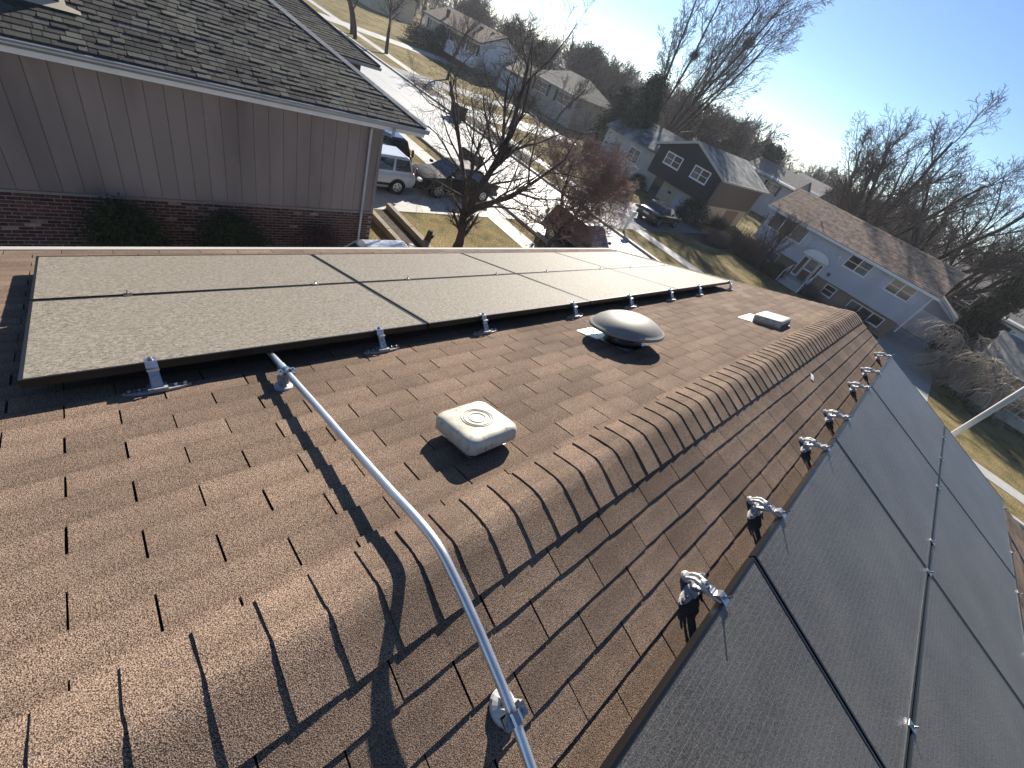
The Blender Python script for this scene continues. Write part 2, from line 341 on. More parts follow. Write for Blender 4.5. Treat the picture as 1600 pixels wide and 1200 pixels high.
def driveway(x0, x1, y0, y1, m, z=0.02):
    b = MB(); y = y0
    while y < y1 - 0.01:
        e = min(y + 2.4, y1); b.box(x0, x1, y, e - 0.012, -0.05, z); y = e
    return structure('driveway', b, m)
driveway(-20.2, -14.6, 6.3, 16.0, M['concrete'])
driveway(-19.0, -14.2, 24.3, 40.2, M['asphalt'])
driveway(0.6, 5.0, 24.3, 50.6, M['concrete'])
driveway(-66.0, -62.0, 24.3, 43.5, M['concrete'])
driveway(-46.0, -42.5, 24.3, 47.0, M['asphalt'])
driveway(-38.0, -34.0, 24.3, 42.0, M['concrete'])
b = MB(); b.add([(-13.5 + 1.9 * math.cos(t), 37.2 + 2.6 * math.sin(t), 0.012) for t in [k * math.pi / 12 for k in range(24)]], [tuple(range(24))])
structure('garden_bed', b, M['mulch'])
b = MB(); b.box(-14.6, -11.2, 7.95, 8.65, -0.05, 0.05); structure('garden_bed', b, M['soil'])
b = MB(); b.box(-11.0, 1.0, 38.2, 41.3, -0.05, 0.03); structure('garden_bed', b, M['mulch'])
b = MB(); b.box(-42, -24, 24.4, 26.8, -0.05, 0.016); structure('leaf_litter', b, M['mulch'])

# ------------------------------------------------------------------ brown house under the camera
house = thing('shingled_house', 'low pitched brown shingle roof with bent ridge caps in the foreground', 'house', (0, 0, 0))
Y0, Y1 = -3.2, 7.79
EAVE_L, EAVE_R = 4.33, 4.33
# deck under the shingles, walls, drip edges
b = MB(); zl = RZ - EAVE_L * sS - 0.004; xl = -EAVE_L * cS
prof = [(xl, zl), (0, RZ - 0.004), (-xl, zl), (-xl, zl - 0.12), (0, RZ - 0.13), (xl, zl - 0.12)]
b.prism([(p[0], Y0, p[1]) for p in prof], (0, Y1 - Y0 - 0.012, 0)); part('roof_deck', b, M['slot_shade_deck'], house)
b = MB(); b.prism([(-3.75, Y0 + 0.3, 0), (3.75, Y0 + 0.3, 0), (3.75, Y0 + 0.3, RZ - 3.75 / 3 - 0.15), (0, Y0 + 0.3, RZ - 0.15), (-3.75, Y0 + 0.3, RZ - 3.75 / 3 - 0.15)], (0, Y1 - Y0 - 0.6, 0))
part('wall', b, M['beige_wall'], house)
for sx in (-1, 1):
    b = MB(); b.box(sx * (-xl - 0.01), sx * (-xl + 0.035), Y0, Y1, zl - 0.10, zl + 0.006); part('drip_edge', b, M['beige_wall'], house)
    b = MB(); q = [(0, RZ - 0.012), (sx * -xl, zl - 0.008), (sx * -xl, zl - 0.14), (0, RZ - 0.15)]
    b.prism([(p[0], Y1 - 0.012, p[1]) for p in q], (0, 0.03, 0)); part('rake_board', b, M['white'], house)

def tab_mesh(width, expo, seed):
    r = random.Random(seed); b = MB(); n = 5; vs = []
    for i in range(n):
        y = -width / 2 + width * i / (n - 1)
        dx = r.uniform(-0.0018, 0.0018); dz = r.uniform(0.0, 0.0028)
        vs += [(-0.009, y, 0.0009), (expo + dx, y, 0.0068 + dz), (expo + dx, y, 0.0012 + dz * 0.5)]
    fs = []
    for i in range(n - 1):
        a, c = 3 * i, 3 * i + 3
        fs += [(a, a + 1, c + 1, c), (a + 1, a + 2, c + 2, c + 1)]
    fs += [(0, 2, 1), (3 * n - 3, 3 * n - 2, 3 * n - 1)]
    return b.add(vs, fs)
tabs_mb = {}
def tab_variants(expo):
    return [tab_mesh(0.2990, expo, 31 + k) for k in range(5)]
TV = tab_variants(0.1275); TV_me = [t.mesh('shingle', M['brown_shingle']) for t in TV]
# place every tab: (matrix, apparent size)
camp = Vector((0.33, 0, RZ + 1.22)); fwd = Vector((RM[0][2], RM[1][2], RM[2][2]))
rt = Vector((RM[0][0], RM[1][0], RM[2][0])); dn = Vector((RM[0][1], RM[1][1], RM[2][1]))
def in_view(p, mx=0.08):
    q = p - camp; z = q.dot(fwd)
    if z < 0.02: return False
    u = 0.5 + 639.044 * q.dot(rt) / z / 1600; v = 0.5 + 639.044 * q.dot(dn) / z / 1200
    return -mx < u < 1 + mx and -mx < v < 1 + mx
tabs = []
for side, B, off, ph, mxs in ((0, LEFT, 0.183, 0.062, 33), (1, RIGHT, 0.269, 0.611, 32)):
    nrm = B.to_3x3() @ Vector((0, 0, 1))
    for k in range(0, mxs):
        low = off + 0.1268 * k
        if low - 0.127 > EAVE_L - 0.02: break
        p0 = ph + (0.1525 if k % 2 else 0.0)
        c0 = math.floor((Y0 - p0) / 0.305); c1 = math.ceil((Y1 - p0) / 0.305)
        for c in range(c0, c1):
            ya, yb = p0 + 0.305 * c, p0 + 0.305 * (c + 1)
            ya2, yb2 = max(ya, Y0), min(yb, Y1)
            if yb2 - ya2 < 0.02: continue
            yc = 0.5 * (ya2 + yb2)
            # nothing shows deep under the panels
            if side == 0 and 1.95 < low < 3.3 and 0.2 < yc < 6.4: continue
            if side == 1 and 1.1 < low < 2.6 and 0.5 < yc < 6.8: continue
            sy = (yb2 - ya2) / 0.305
            y_local = -yc if side == 0 else yc
            T = B @ Matrix.Translation((low - 0.1275 + rng.uniform(-0.0012, 0.0012), y_local + rng.uniform(-0.0015, 0.0015), rng.uniform(0, 0.0007))) @ Matrix.Diagonal((1, sy, 1, 1))
            P = T @ Vector((0.07, 0, 0))
            seen = in_view(P)
            q = P - camp; d = q.length
            under = (side == 0 and 1.62 < low < 3.45 and -0.25 < yc < 6.75) or (side == 1 and 0.95 < low < 2.7)
            size = abs(q.normalized().dot(nrm)) / d ** 2 if seen and not under else 0
            tabs.append((size, T, rng.randrange(5)))
tabs.sort(key=lambda t: -t[0])
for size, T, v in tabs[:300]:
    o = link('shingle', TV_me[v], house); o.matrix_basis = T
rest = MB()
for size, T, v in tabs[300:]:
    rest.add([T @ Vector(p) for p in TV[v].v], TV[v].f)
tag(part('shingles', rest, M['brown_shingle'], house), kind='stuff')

def cap_mesh(seed):
    r = random.Random(seed); b = MB(); ring = []
    A = [-0.142, -0.10, -0.06, -0.032, -0.014, 0, 0.014, 0.032, 0.06, 0.11, 0.160]
    def zz(a): return -math.sqrt(a * a + 0.028 ** 2) / 3 + 0.0075 * max(0, 1 - (a / 0.16) ** 2) + 0.0085
    jit = [r.uniform(0, 0.003) for _ in A]
    rows = []
    for (y, lift) in ((0.0, 0.0070), (0.06, 0.0045), (0.150, 0.0004)):
        top = []; bot = []
        for i, a in enumerate(A):
            yy = y + (r.uniform(-0.002, 0.002) if y == 0 else 0)
            l = lift + (jit[i] if y == 0 else jit[i] * 0.4)
            top.append((a, yy, zz(a) + l)); bot.append((a, yy, zz(a) + l - 0.0058))
        rows.append(top + bot[::-1])
    return b.loft(rows)
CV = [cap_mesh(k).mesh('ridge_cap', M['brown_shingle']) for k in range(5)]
y = 0.091 - 0.128 * 10; k = 0
while y < Y1 - 0.02:
    o = link('ridge_cap', CV[rng.randrange(5)], house)
    o.location = (0, y + rng.uniform(-0.004, 0.004), RZ); o.rotation_euler = (0, rng.uniform(-0.004, 0.004), rng.uniform(-0.012, 0.012))
    if y > Y1 - 0.16: o.scale = (1, (Y1 + 0.01 - y) / 0.15, 1)
    y += 0.128

# ------------------------------------------------------------------ solar panels
PL, PW, PT = 1.775, 1.02, 0.035
def panel_parts(glass):
    f = MB(); e = 0.012
    for (xa, xb, ya, yb) in ((0, e, 0, PL), (PW - e, PW, 0, PL), (e, PW - e, 0, e), (e, PW - e, PL - e, PL)):
        f.box(xa, xb, ya, yb, -PT, 0)
    f.box(e, PW - e, e, PL - e, -PT + 0.004, -PT + 0.008)
    g = MB(); g.box(e, PW - e, e, PL - e, -0.008, -0.0025)
    return f.mesh('frame', M['black_frame']), g.mesh('glass', glass)
PM = {0: panel_parts(M['glass_left']), 1: panel_parts(M['glass_right'])}
col_words = ['nearest', 'second nearest', 'second farthest', 'farthest']
for side in (0, 1):
    fm, gm = PM[side]
    B = Matrix.Translation((0, 0, RZ)) @ Matrix.Rotation(-S if side == 0 else S, 4, 'Y')
    for row in range(2):
        for c in range(4):
            if side == 0:
                x0 = -1.48 - PW if row == 0 else -2.518 - PW; y0 = -0.335 + 1.79 * c
                lab = 'dusty glare-pale panel on the left roof, %s in the row %s' % (col_words[c], 'nearer the ridge' if row == 0 else 'by the eave')
            else:
                x0 = 0.705 if row == 0 else 1.742; y0 = 0.08 + 1.79 * c
                lab = 'dark panel on the right roof, %s in the row %s' % (col_words[c], 'nearer the ridge' if row == 0 else 'by the outer edge')
            t = thing('solar_panel', lab, 'solar panel', group='solar panels on the %s slope' % ('left' if side == 0 else 'right'))
            t.matrix_basis = B @ Matrix.Translation((x0, y0, 0.120))
            link('frame', fm, t); link('glass', gm, t)

# ------------------------------------------------------------------ roof mounts (base, post, clamp, bolts); local x points at the array, y along the ridge
def mount_meshes(cast):
    base = MB(); pts = []
    for k in range(24):
        a = 2 * math.pi * k / 24; pts.append((0.026 * math.sin(a) * (1 if abs(math.cos(a)) < 0.8 else 0.9), 0.118 * math.cos(a), 0.002))
    base.prism(pts, (0, 0, 0.010)); base.box(-0.028, 0.028, -0.034, 0.034, 0.012, 0.022)
    post = MB()
    post.prism([(-0.020, -0.021, 0.018), (-0.012, -0.021, 0.018), (0.030, -0.018, 0.092), (0.022, -0.018, 0.092)], (0, 0.006, 0))
    post.prism([(-0.020, 0.015, 0.018), (-0.012, 0.015, 0.018), (0.030, 0.012, 0.092), (0.022, 0.012, 0.092)], (0, 0.006, 0))
    post.prism([(-0.014, -0.018, 0.018), (0.004, -0.018, 0.018), (0.032, -0.015, 0.094), (0.022, -0.015, 0.094)], (0, 0.032, 0))
    clamp = MB()
    clamp.prism([(0.006, -0.021, 0.090), (0.052, -0.021, 0.090), (0.062, -0.021, 0.1215), (0.075, -0.021, 0.1215), (0.075, -0.021, 0.1265), (0.032, -0.021, 0.1265), (0.026, -0.021, 0.097), (0.006, -0.021, 0.097)], (0, 0.042, 0))
    bolts = []
    for (bx, by, bz, ax) in ((0, -0.095, 0.012, 'z'), (0, -0.062, 0.012, 'z'), (0, 0.062, 0.012, 'z'), (0, 0.095, 0.012, 'z'), (-0.016, 0, 0.045, 'x'), (-0.006, 0, 0.066, 'x'), (0.050, 0, 0.1265, 'z')):
        bm = MB()
        if ax == 'z':
            bm.lathe([(0.0115, 0), (0.0115, 0.003), (0.008, 0.003), (0.008, 0.011), (0.006, 0.013)], (bx, by, bz), 8)
        else:
            bm.tube([(bx + 0.004, by, bz), (bx - 0.006, by, bz + 0.002)], 0.008, 6)
        bolts.append(bm.mesh('bolt', M['steel']))
    return base.mesh('base_plate', cast), post.mesh('post', M['alu']), clamp.mesh('clamp', M['alu']), bolts
MM = {0: mount_meshes(M['grey_cast']), 1: mount_meshes(M['pale_cast'])}
def mount(B, x, y, side, lab, group):
    t = thing('roof_mount', lab, 'solar mount', group=group); bm, pm, cm, bo = MM[side]
    t.matrix_basis = B @ Matrix.Translation((x, y, 0.006))
    link('base_plate', bm, t); link('post', pm, t); link('clamp', cm, t)
    for m_ in bo: link('bolt', m_, t)
    return t
lw = ['nearest to the camera, left of the conduit', 'just beyond the conduit', 'behind the square roof vent', 'just before the domed vent', 'behind the domed vent', 'second past the domed vent', 'second from the far corner of the panels', 'at the far corner of the panels']
for i, yy in enumerate([0.046, 1.101, 1.913, 2.972, 3.914, 4.823, 5.626, 6.709]):
    mount(LEFT, 1.428, -yy, 0, 'aluminium foot holding the left panels, ' + lw[i], 'mounting feet along the left panels')
rw = ['nearest, beside the widest panel seam', 'second nearest', 'third nearest', 'fourth, midway along', 'third from the far end', 'second from the far end', 'farthest, at the far corner']
for i, yy in enumerate([1.495, 2.295, 3.383, 4.162, 5.273, 6.062, 7.12]):
    t = mount(RIGHT, 0.640, yy, 1, 'pale metal foot holding the right panels, ' + rw[i], 'mounting feet along the right panels')
    # curled arm and ground lug that these feet show from above
    prof = [(-0.058, 0.014), (-0.056, 0.040), (-0.046, 0.062), (-0.028, 0.074), (-0.006, 0.078), (0.016, 0.088), (0.036, 0.104), (0.056, 0.122)]
    inner = [(0.060, 0.112), (0.042, 0.092), (0.022, 0.074), (-0.004, 0.064), (-0.022, 0.060), (-0.036, 0.052), (-0.044, 0.038), (-0.046, 0.014)]
    for ya in (-0.024, 0.008):
        b = MB(); b.prism([(p[0], ya, p[1]) for p in prof + inner][::-1], (0, 0.014, 0)); part('arm', b, M['pale_cast'], t, bevel=0.002, seg=1)
    b = MB(); b.lathe([(0.020, 0), (0.020, 0.010), (0.015, 0.014), (0.008, 0.016)], (-0.012, 0, 0.070), 14); b.lathe([(0.024, 0), (0.024, 0.012), (0.018, 0.016)], (-0.052, -0.004, 0.006), 14); part('boss', b, M['pale_cast'], t)
    b = MB(); b.lathe([(0.010, 0), (0.010, 0.008)], (-0.012, 0, 0.086), 6); b.box(0.018, 0.030, -0.022, 0.022, 0.094, 0.100); part('nut', b, M['steel'], t)
    b = MB(); b.tube([(0.050, 0, 0.118), (0.050, 0, 0.168)], 0.005, 8); part('stud', b, M['steel'], t)
# mid clamps between the rows
def clamp_meshes():
    b = MB(); b.box(-0.022, 0.022, -0.020, 0.020, 0.0, 0.004); b.box(-0.006, 0.006, -0.02, 0.02, -0.03, 0.0)
    c = MB(); c.lathe([(0.009, 0), (0.009, 0.007), (0.006, 0.009)], (0, 0, 0.004), 6); c.tube([(0, 0, 0.01), (0, 0, 0.028)], 0.004, 6)
    return b.mesh('plate', M['steel']), c.mesh('bolt', M['steel'])
KM = clamp_meshes()
def midclamp(B, x, y, lab, group):
    t = thing('panel_clamp', lab, 'clamp', group=group); t.matrix_basis = B @ Matrix.Translation((x, y, 0.1205))
    link('plate', KM[0], t); link('bolt', KM[1], t)
cw = ['first from the near end', 'second from the near end', 'third from the near end', 'fourth from the near end', 'fourth from the far end', 'third from the far end', 'second from the far end', 'last at the far end']
for i, yy in enumerate([0.052, 1.111, 1.899, 2.939, 3.726, 4.808, 5.585, 6.599]):
    midclamp(LEFT, 2.509, -yy, 'small clamp in the seam between the left panel rows, ' + cw[i], 'seam clamps on the left panels')
cw2 = ['nearest', 'second nearest', 'third nearest', 'third from the far end', 'second from the far end', 'farthest']
for i, yy in enumerate([2.249, 3.634, 4.081, 5.169, 5.956, 6.685]):
    midclamp(RIGHT, 1.7335, yy, 'small clamp in the seam between the right panel rows, ' + cw2[i], 'seam clamps on the right panels')
for i, yy in enumerate([4.35, 5.201, 5.925, 7.004]):
    midclamp(RIGHT, 2.772, yy, 'clamp on the lower outer edge of the right panels, ' + ['nearest', 'second nearest', 'second from the far end', 'farthest'][i], 'edge clamps on the right panels')
t = thing('seam_rail', 'silver rail lying in the seam between the right panel rows', 'rail'); t.matrix_basis = RIGHT
b = MB(); b.box(1.7255, 1.7415, 0.0, 7.235, 0.082, 0.108); part('rail', b, M['alu'], t)

# ------------------------------------------------------------------ conduit and its supports
ct = thing('metal_conduit', 'shiny galvanised conduit arching over the brown ridge', 'conduit')
YC = 0.512
cp = [(-2.2, YC + 0.01, RZ - 0.72), (-1.36, YC, RZ - 0.375), (-1.15, YC, RZ - 0.302), (-0.86, YC, RZ - 0.200), (-0.62, YC, RZ - 0.118), (-0.40, YC, RZ - 0.040), (-0.24, YC, RZ + 0.018), (-0.12, YC, RZ + 0.066),
      (0.0, YC, RZ + 0.098), (0.10, YC, RZ + 0.083), (0.21, YC, RZ + 0.052), (0.33, YC, RZ + 0.008), (0.42, YC, RZ - 0.030), (0.55, YC - 0.006, RZ - 0.088), (0.72, YC - 0.02, RZ - 0.16)]
def smooth_path(P, k=4):
    out = []; P = [Vector(p) for p in P]
    for i in range(len(P) - 1):
        a = P[max(i - 1, 0)]; b_ = P[i]; c = P[i + 1]; d = P[min(i + 2, len(P) - 1)]
        for j in range(k):
            t_ = j / k; out.append(0.5 * ((2 * b_) + (c - a) * t_ + (2 * a - 5 * b_ + 4 * c - d) * t_ ** 2 + (3 * b_ - a - 3 * c + d) * t_ ** 3))
    return out + [P[-1]]
b = MB(); b.tube(smooth_path(cp), 0.0142, 16); part('pipe', b, M['galv'], ct, smooth=True)
b = MB(); b.tube([(-1.28, YC, RZ - 0.347), (-1.18, YC, RZ - 0.3125)], 0.0178, 16); part('coupling', b, M['galv'], ct)
def conduit_support(B, x, y, hgt, cast, lab, yoff):
    t = thing('conduit_support', lab, 'pipe support'); t.matrix_basis = B @ Matrix.Translation((x, y, 0.006))
    b = MB(); pts = [(0.044 * math.cos(a) * (1.25 if math.cos(a) > 0 else 1), 0.040 * math.sin(a), 0) for a in [2 * math.pi * k / 20 for k in range(20)]]
    b.loft([[(p[0], p[1], 0.001) for p in pts], [(p[0] * 0.95, p[1] * 0.95, 0.012) for p in pts], [(p[0] * 0.5, p[1] * 0.5, 0.022) for p in pts]])
    part('foot', b, cast, t)
    b = MB(); b.box(-0.010, 0.010, -0.022, 0.022, 0.018, hgt - 0.016)
    for sy in (-1, 1): b.prism([(-0.03, sy * 0.004 - 0.003, 0.018), (0.03, sy * 0.004 - 0.003, 0.018), (0.010, sy * 0.004 - 0.003, hgt - 0.02), (-0.010, sy * 0.004 - 0.003, hgt - 0.02)], (0, 0.006, 0))
    part('post', b, cast, t)
    b = MB(); b.box(-0.017, 0.017, -0.034 + yoff, 0.034 + yoff, hgt - 0.018, hgt - 0.013)
    b.tube([(-0.016, yoff, hgt), (0.016, yoff, hgt)], 0.0175, 14, False)
    b.box(-0.016, 0.016, yoff + 0.012, yoff + 0.036, hgt + 0.0, hgt + 0.004); b.box(-0.016, 0.016, yoff - 0.036, yoff - 0.012, hgt + 0.0, hgt + 0.004)
    part('strap', b, M['steel'], t)
    b = MB(); b.lathe([(0.006, 0), (0.006, 0.005)], (0, yoff + 0.026, hgt + 0.004), 6); b.lathe([(0.006, 0), (0.006, 0.005)], (0, yoff - 0.026, hgt + 0.004), 6); part('screw', b, M['steel'], t)
conduit_support(LEFT, 1.225, -0.487, 0.086, M['grey_cast'], 'grey conduit support foot on the sunlit slope beside the left panels', -0.022)
conduit_support(RIGHT, 0.442, 0.535, 0.102, M['pale_cast'], 'pale conduit support foot with metal strap on the shaded slope', -0.022)

# ------------------------------------------------------------------ roof vents
def rounded_square(h, r, n=6):
    out = []
    for (cx, cy, a0) in ((h - r, h - r, 0), (-h + r, h - r, 90), (-h + r, -h + r, 180), (h - r, -h + r, 270)):
        for k in range(n + 1):
            a = rad(a0 + 90 * k / n); out.append((cx + r * math.cos(a), cy + r * math.sin(a)))
    return out
t = thing('box_vent', 'square pale metal roof vent with pressed rings near the conduit', 'roof vent'); t.matrix_basis = LEFT @ Matrix.Translation((0.405, -1.005, 0.006))
b = MB(); b.box(0.02, 0.205, -0.045, 0.05, 0.0005, 0.003); b.box(-0.10, 0.10, -0.10, 0.10, 0.0005, 0.003); part('flange', b, M['flashing'], t)
b = MB(); b.loft([[(x_ * 0.72, y_ * 0.72, z_) for x_, y_ in rounded_square(0.13, 0.02)] for z_ in (0.003, 0.09)]); part('throat', b, M['black_plastic'], t)
b = MB(); rings = []
for (h_, r_, z_) in ((0.118, 0.03, 0.044), (0.128, 0.03, 0.040), (0.133, 0.034, 0.046), (0.134, 0.036, 0.088), (0.131, 0.038, 0.100), (0.124, 0.042, 0.109), (0.110, 0.042, 0.1145), (0.09, 0.04, 0.1165)):
    rings.append([(x_, y_, z_) for x_, y_ in rounded_square(h_, r_)])
b.loft(rings); part('hood', b, M['vent_paint'], t, smooth=True)
b = MB()
for r_ in (0.036, 0.058, 0.068):
    c_ = [(r_ * math.cos(a), r_ * math.sin(a), 0.1168) for a in [2 * math.pi * k / 40 for k in range(41)]]
    b.tube(c_, 0.0028, 6, False)
part('pressed_ring', b, M['vent_paint'], t, smooth=True)

t = thing('dome_vent', 'round grey domed roof vent on a white flashing', 'roof vent'); t.matrix_basis = LEFT @ Matrix.Translation((0.845, -2.865, 0.006))
b = MB(); b.box(-0.14, 0.16, -0.14, 0.15, 0.0005, 0.003); b.box(0.12, 0.33, -0.02, 0.18, 0.003, 0.0055); part('flange', b, M['flashing'], t)
b = MB(); b.lathe([(0.155, 0.003), (0.15, 0.03), (0.15, 0.125)], n=32); part('collar', b, M['black_frame'], t, smooth=True)  # collar coloured near black to carry the shade under the dome
b = MB(); b.lathe([(0.20, 0.085), (0.284, 0.108), (0.294, 0.114), (0.298, 0.124), (0.294, 0.133), (0.284, 0.135), (0.270, 0.150), (0.24, 0.176), (0.195, 0.202), (0.135, 0.223), (0.075, 0.233), (0.055, 0.235), (0.05, 0.2335), (0.02, 0.237), (0.004, 0.2372)], n=48); part('dome', b, M['vent_grey'], t, smooth=True)
b = MB()
for k in range(8):
    a = 2 * math.pi * k / 8 + 0.3; c_, s_ = math.cos(a), math.sin(a)
    b.tube([(0.17 * c_, 0.17 * s_, 0.06), (0.27 * c_, 0.27 * s_, 0.115)], 0.006, 6)
part('bracket', b, M['grey_cast'], t)

t = thing('slant_vent', 'small far white slant back roof vent near the far gable', 'roof vent'); t.matrix_basis = LEFT @ Matrix.Translation((0.425, -5.25, 0.006))
b = MB(); b.box(-0.15, 0.29, -0.20, 0.20, 0.0005, 0.003); part('flange', b, M['flashing'], t)
b = MB(); rings = []
for (h_, z_, sc_) in ((0.0, 0.006, 1.0), (0, 0.072, 1.0), (0, 0.086, 0.93), (0, 0.09, 0.82)):
    rings.append([(x_ * sc_ * 0.92, y_ * sc_ * 1.22, z_ - 0.15 * 0 + (0.0 if z_ < 0.02 else -0.10 * (x_ + 0.0) * 0)) for x_, y_ in rounded_square(0.158, 0.03)])
b.loft(rings); part('hood', b, M['vent_paint'], t, smooth=True)
b = MB(); b.box(-0.146, -0.1445, -0.17, 0.17, 0.012, 0.05); part('louver', b, M['black_plastic'], t)

t = thing('paper_scrap', 'small white scrap lying on the shaded shingles', 'scrap'); t.matrix_basis = RIGHT @ Matrix.Translation((0.30, 4.43, 0.010)) @ Matrix.Rotation(0.4, 4, 'Z')
b = MB(); b.add([(-0.018, -0.05, 0), (0.018, -0.05, 0.002), (0.018, 0.0, 0.006), (-0.018, 0, 0.004), (0.018, 0.05, 0.001), (-0.018, 0.05, 0)], [(0, 1, 2, 3), (3, 2, 4, 5)])
part('scrap', b, M['white'], t)

pt = thing('service_mast', 'pale beige pole rising beyond the right panels', 'pole', (1.995, 8.12, 0))
b = MB(); b.tube([(0, 0, 0.0), (0, 0, 9.2)], 0.036, 20); part('tube', b, M['pole_beige'], pt, smooth=True)
for z_ in (2.2, 4.2):
    b = MB(); b.box(-0.075, 0.075, -0.45, 0.066, z_, z_ + 0.05); part('wall_bracket', b, M['steel'], pt)

# ------------------------------------------------------------------ house next door
nb = thing('neighbour_house', 'taupe sided house with brick base and dark grey hip roof next door', 'house', (-15.5, 0, 0))
ox = -15.5
def nx(x): return x - ox
XW = -11.0; YF = 6.1; ZB = 1.62; ZE = 4.03
b = MB(); b.box(nx(-20.0), nx(XW) - 0.03, -9, YF - 0.03, 0, ZE + 0.1); part('wall_core', b, M['groove'], nb)
# siding boards: 0.30 m boards with grooves between
y = YF - 0.305 * 26; ys = []
while y < YF - 0.01:
    b = MB(); b.box(nx(XW) - 0.03, nx(XW), y + 0.003, y + 0.302, ZB + 0.02, ZE); part('siding_board', b, M['taupe_siding'], nb, bevel=0.003, seg=1); y += 0.305
b = MB(); b.box(nx(XW) - 0.02, nx(XW) + 0.035, -2.2, YF + 0.02, ZB - 0.03, ZB + 0.02); part('sill_course', b, M['mortar'], nb)
# brick base: mortar sheet and bricks
b = MB(); b.box(nx(XW) - 0.02, nx(XW) + 0.012, -2.2, YF + 0.012, 0, ZB - 0.032); part('mortar_bed', b, M['mortar'], nb)
brs = []
BV = []
for k in range(6):
    r_ = random.Random(k); bb = MB(); e = 0.004
    bb.add([(0, -0.0985 + r_.uniform(-.003, .003), -0.0285), (0, 0.0985 + r_.uniform(-.003, .003), -0.0285), (0, 0.0985, 0.0285), (0, -0.0985, 0.0285),
            (0.018, -0.0945, -0.0245), (0.018, 0.0945, -0.0245), (0.018, 0.0945, 0.0245), (0.018, -0.0945, 0.0245)],
           [(4, 5, 6, 7), (0, 1, 5, 4), (1, 2, 6, 5), (2, 3, 7, 6), (3, 0, 4, 7)])
    BV.append(bb)
BVm = [x_.mesh('brick', M['red_brick']) for x_ in BV]
M['pale_brick'] = mat('pale_brick', (0.30, 0.24, 0.22), (0.20, 0.14, 0.13), scale=9, rough=0.9, rand=0.3)
BVp = [x_.mesh('brick', M['pale_brick']) for x_ in BV[:2]]
z = ZB - 0.032 - 0.04; row = 0
while z > 0.05:
    y = YF - 0.095 - (0.105 if row % 2 else 0)
    while y > -2.1:
        p = Vector((XW + 0.0, y, z)); brs.append((1 if (in_view(p, 0.03) and z > 0.72) else 0, (nx(XW) + 0.006 + rng.uniform(0, .004), y + rng.uniform(-.004, .004), z + rng.uniform(-.002, .002)))); y -= 0.209
    z -= 0.0755; row += 1
vis = [p for s_, p in brs if s_]; vis.sort(key=lambda p: (p[0] + ox - 0.33) ** 2 + p[1] ** 2 + (7.02 - p[2]) ** 2)
hid = [p for s_, p in brs if not s_] + vis[300:]
for p in vis[:300]:
    o = link('brick', (BVp[rng.randrange(2)] if rng.random() < 0.05 else BVm[rng.randrange(6)]), nb); o.location = p
b = MB()
for p in hid: b.add([(q[0] + p[0], q[1] + p[1], q[2] + p[2]) for q in BV[rng.randrange(6)].v], BV[0].f)
tag(part('bricks', b, M['red_brick'], nb), kind='stuff')
# front corner in brick + corner board
b = MB(); b.box(nx(XW) - 0.2, nx(XW) - 0.03, YF - 0.03, YF + 0.02, 0, ZE); part('corner_wall', b, M['red_brick'], nb)
b = MB(); b.box(nx(XW) + 0.0, nx(XW) + 0.022, YF - 0.07, YF + 0.022, ZB + 0.022, ZE); part('corner_board', b, M['taupe_siding'], nb)
# hip roof
PT_N = math.tan(rad(22.3)); XE = -10.46; YE = 7.02; ZG = 4.30; XR = -15.4; ZR = ZG + (XE - XR) * PT_N; YR = YE - (XE - XR); YB = -10.0
b = MB()
dz = -0.012
vv = [(nx(XE), YE, ZG + dz), (nx(XE), YB, ZG + dz), (nx(XR), YB, ZR + dz), (nx(XR), YR, ZR + dz), (nx(-20.34), YE, ZG + dz), (nx(-20.34), YB, ZG + dz)]
vv2 = [(p[0], p[1], p[2] - 0.15) for p in vv]
b.add(vv + vv2, [(0, 3, 2, 1), (0, 4, 3), (4, 5, 2, 3), (6, 7, 8, 9), (6, 9, 10), (10, 9, 8, 11), (0, 1, 7, 6), (1, 2, 8, 7), (2, 5, 11, 8), (5, 4, 10, 11), (4, 0, 6, 10)])
part('roof', b, M['grey_shingle'], nb)
b = MB(); b.box(nx(XE) - 0.5, nx(XE) - 0.02, YB, YE - 0.02, ZG - 0.26, ZG - 0.17); b.box(nx(-20.34), nx(XE) - 0.5, YE - 0.92, YE - 0.02, ZG - 0.26, ZG - 0.17); part('soffit', b, M['white'], nb)
# shingles on the slope that faces the camera
aN = math.atan(PT_N)
BN = Matrix.Translation((nx(XE) + 0.03, 0, ZG - 0.03 * PT_N)) @ Matrix.Rotation(aN, 4, 'Y')          # x down the slope (negative = up)
nt_ = []
for k in range(0, 42):
    lo_x = -0.138 * k; y = YB + rng.uniform(0, 0.3)
    ymax = YE + lo_x * math.cos(aN) - 0.02
    while y < ymax:
        wdt = rng.choice((0.12, 0.17, 0.2, 0.24, 0.3)); e = min(y + wdt, ymax)
        if e - y > 0.03:
            th = rng.choice((0.007, 0.008, 0.019)); T = BN @ Matrix.Translation((lo_x, (y + e) / 2, 0.0005))
            P = T @ Vector((0, 0, 0)); P.x += ox
            nt_.append((((P - camp).length if in_view(P, 0.02) else 1e6 + (P - camp).length), T, e - y, th))
        y = e
nt_.sort(key=lambda q: q[0])
def lam(wd, th):
    h = wd / 2 - 0.0045
    return [(-0.15, -h, 0.001), (-0.15, h, 0.001), (0, h, th + 0.004), (0, -h, th + 0.004), (0, -h, 0.0), (0, h, 0.0)], [(0, 3, 2, 1), (3, 4, 5, 2), (0, 4, 3), (1, 2, 5)]
LM = {}
for q in nt_[:300]:
    key = (round(q[2], 2), q[3])
    if key not in LM: LM[key] = MB().add(*lam(key[0], key[1])).mesh('shingle', M['grey_shingle'])
    o = link('shingle', LM[key], nb); o.matrix_basis = q[1]
b = MB()
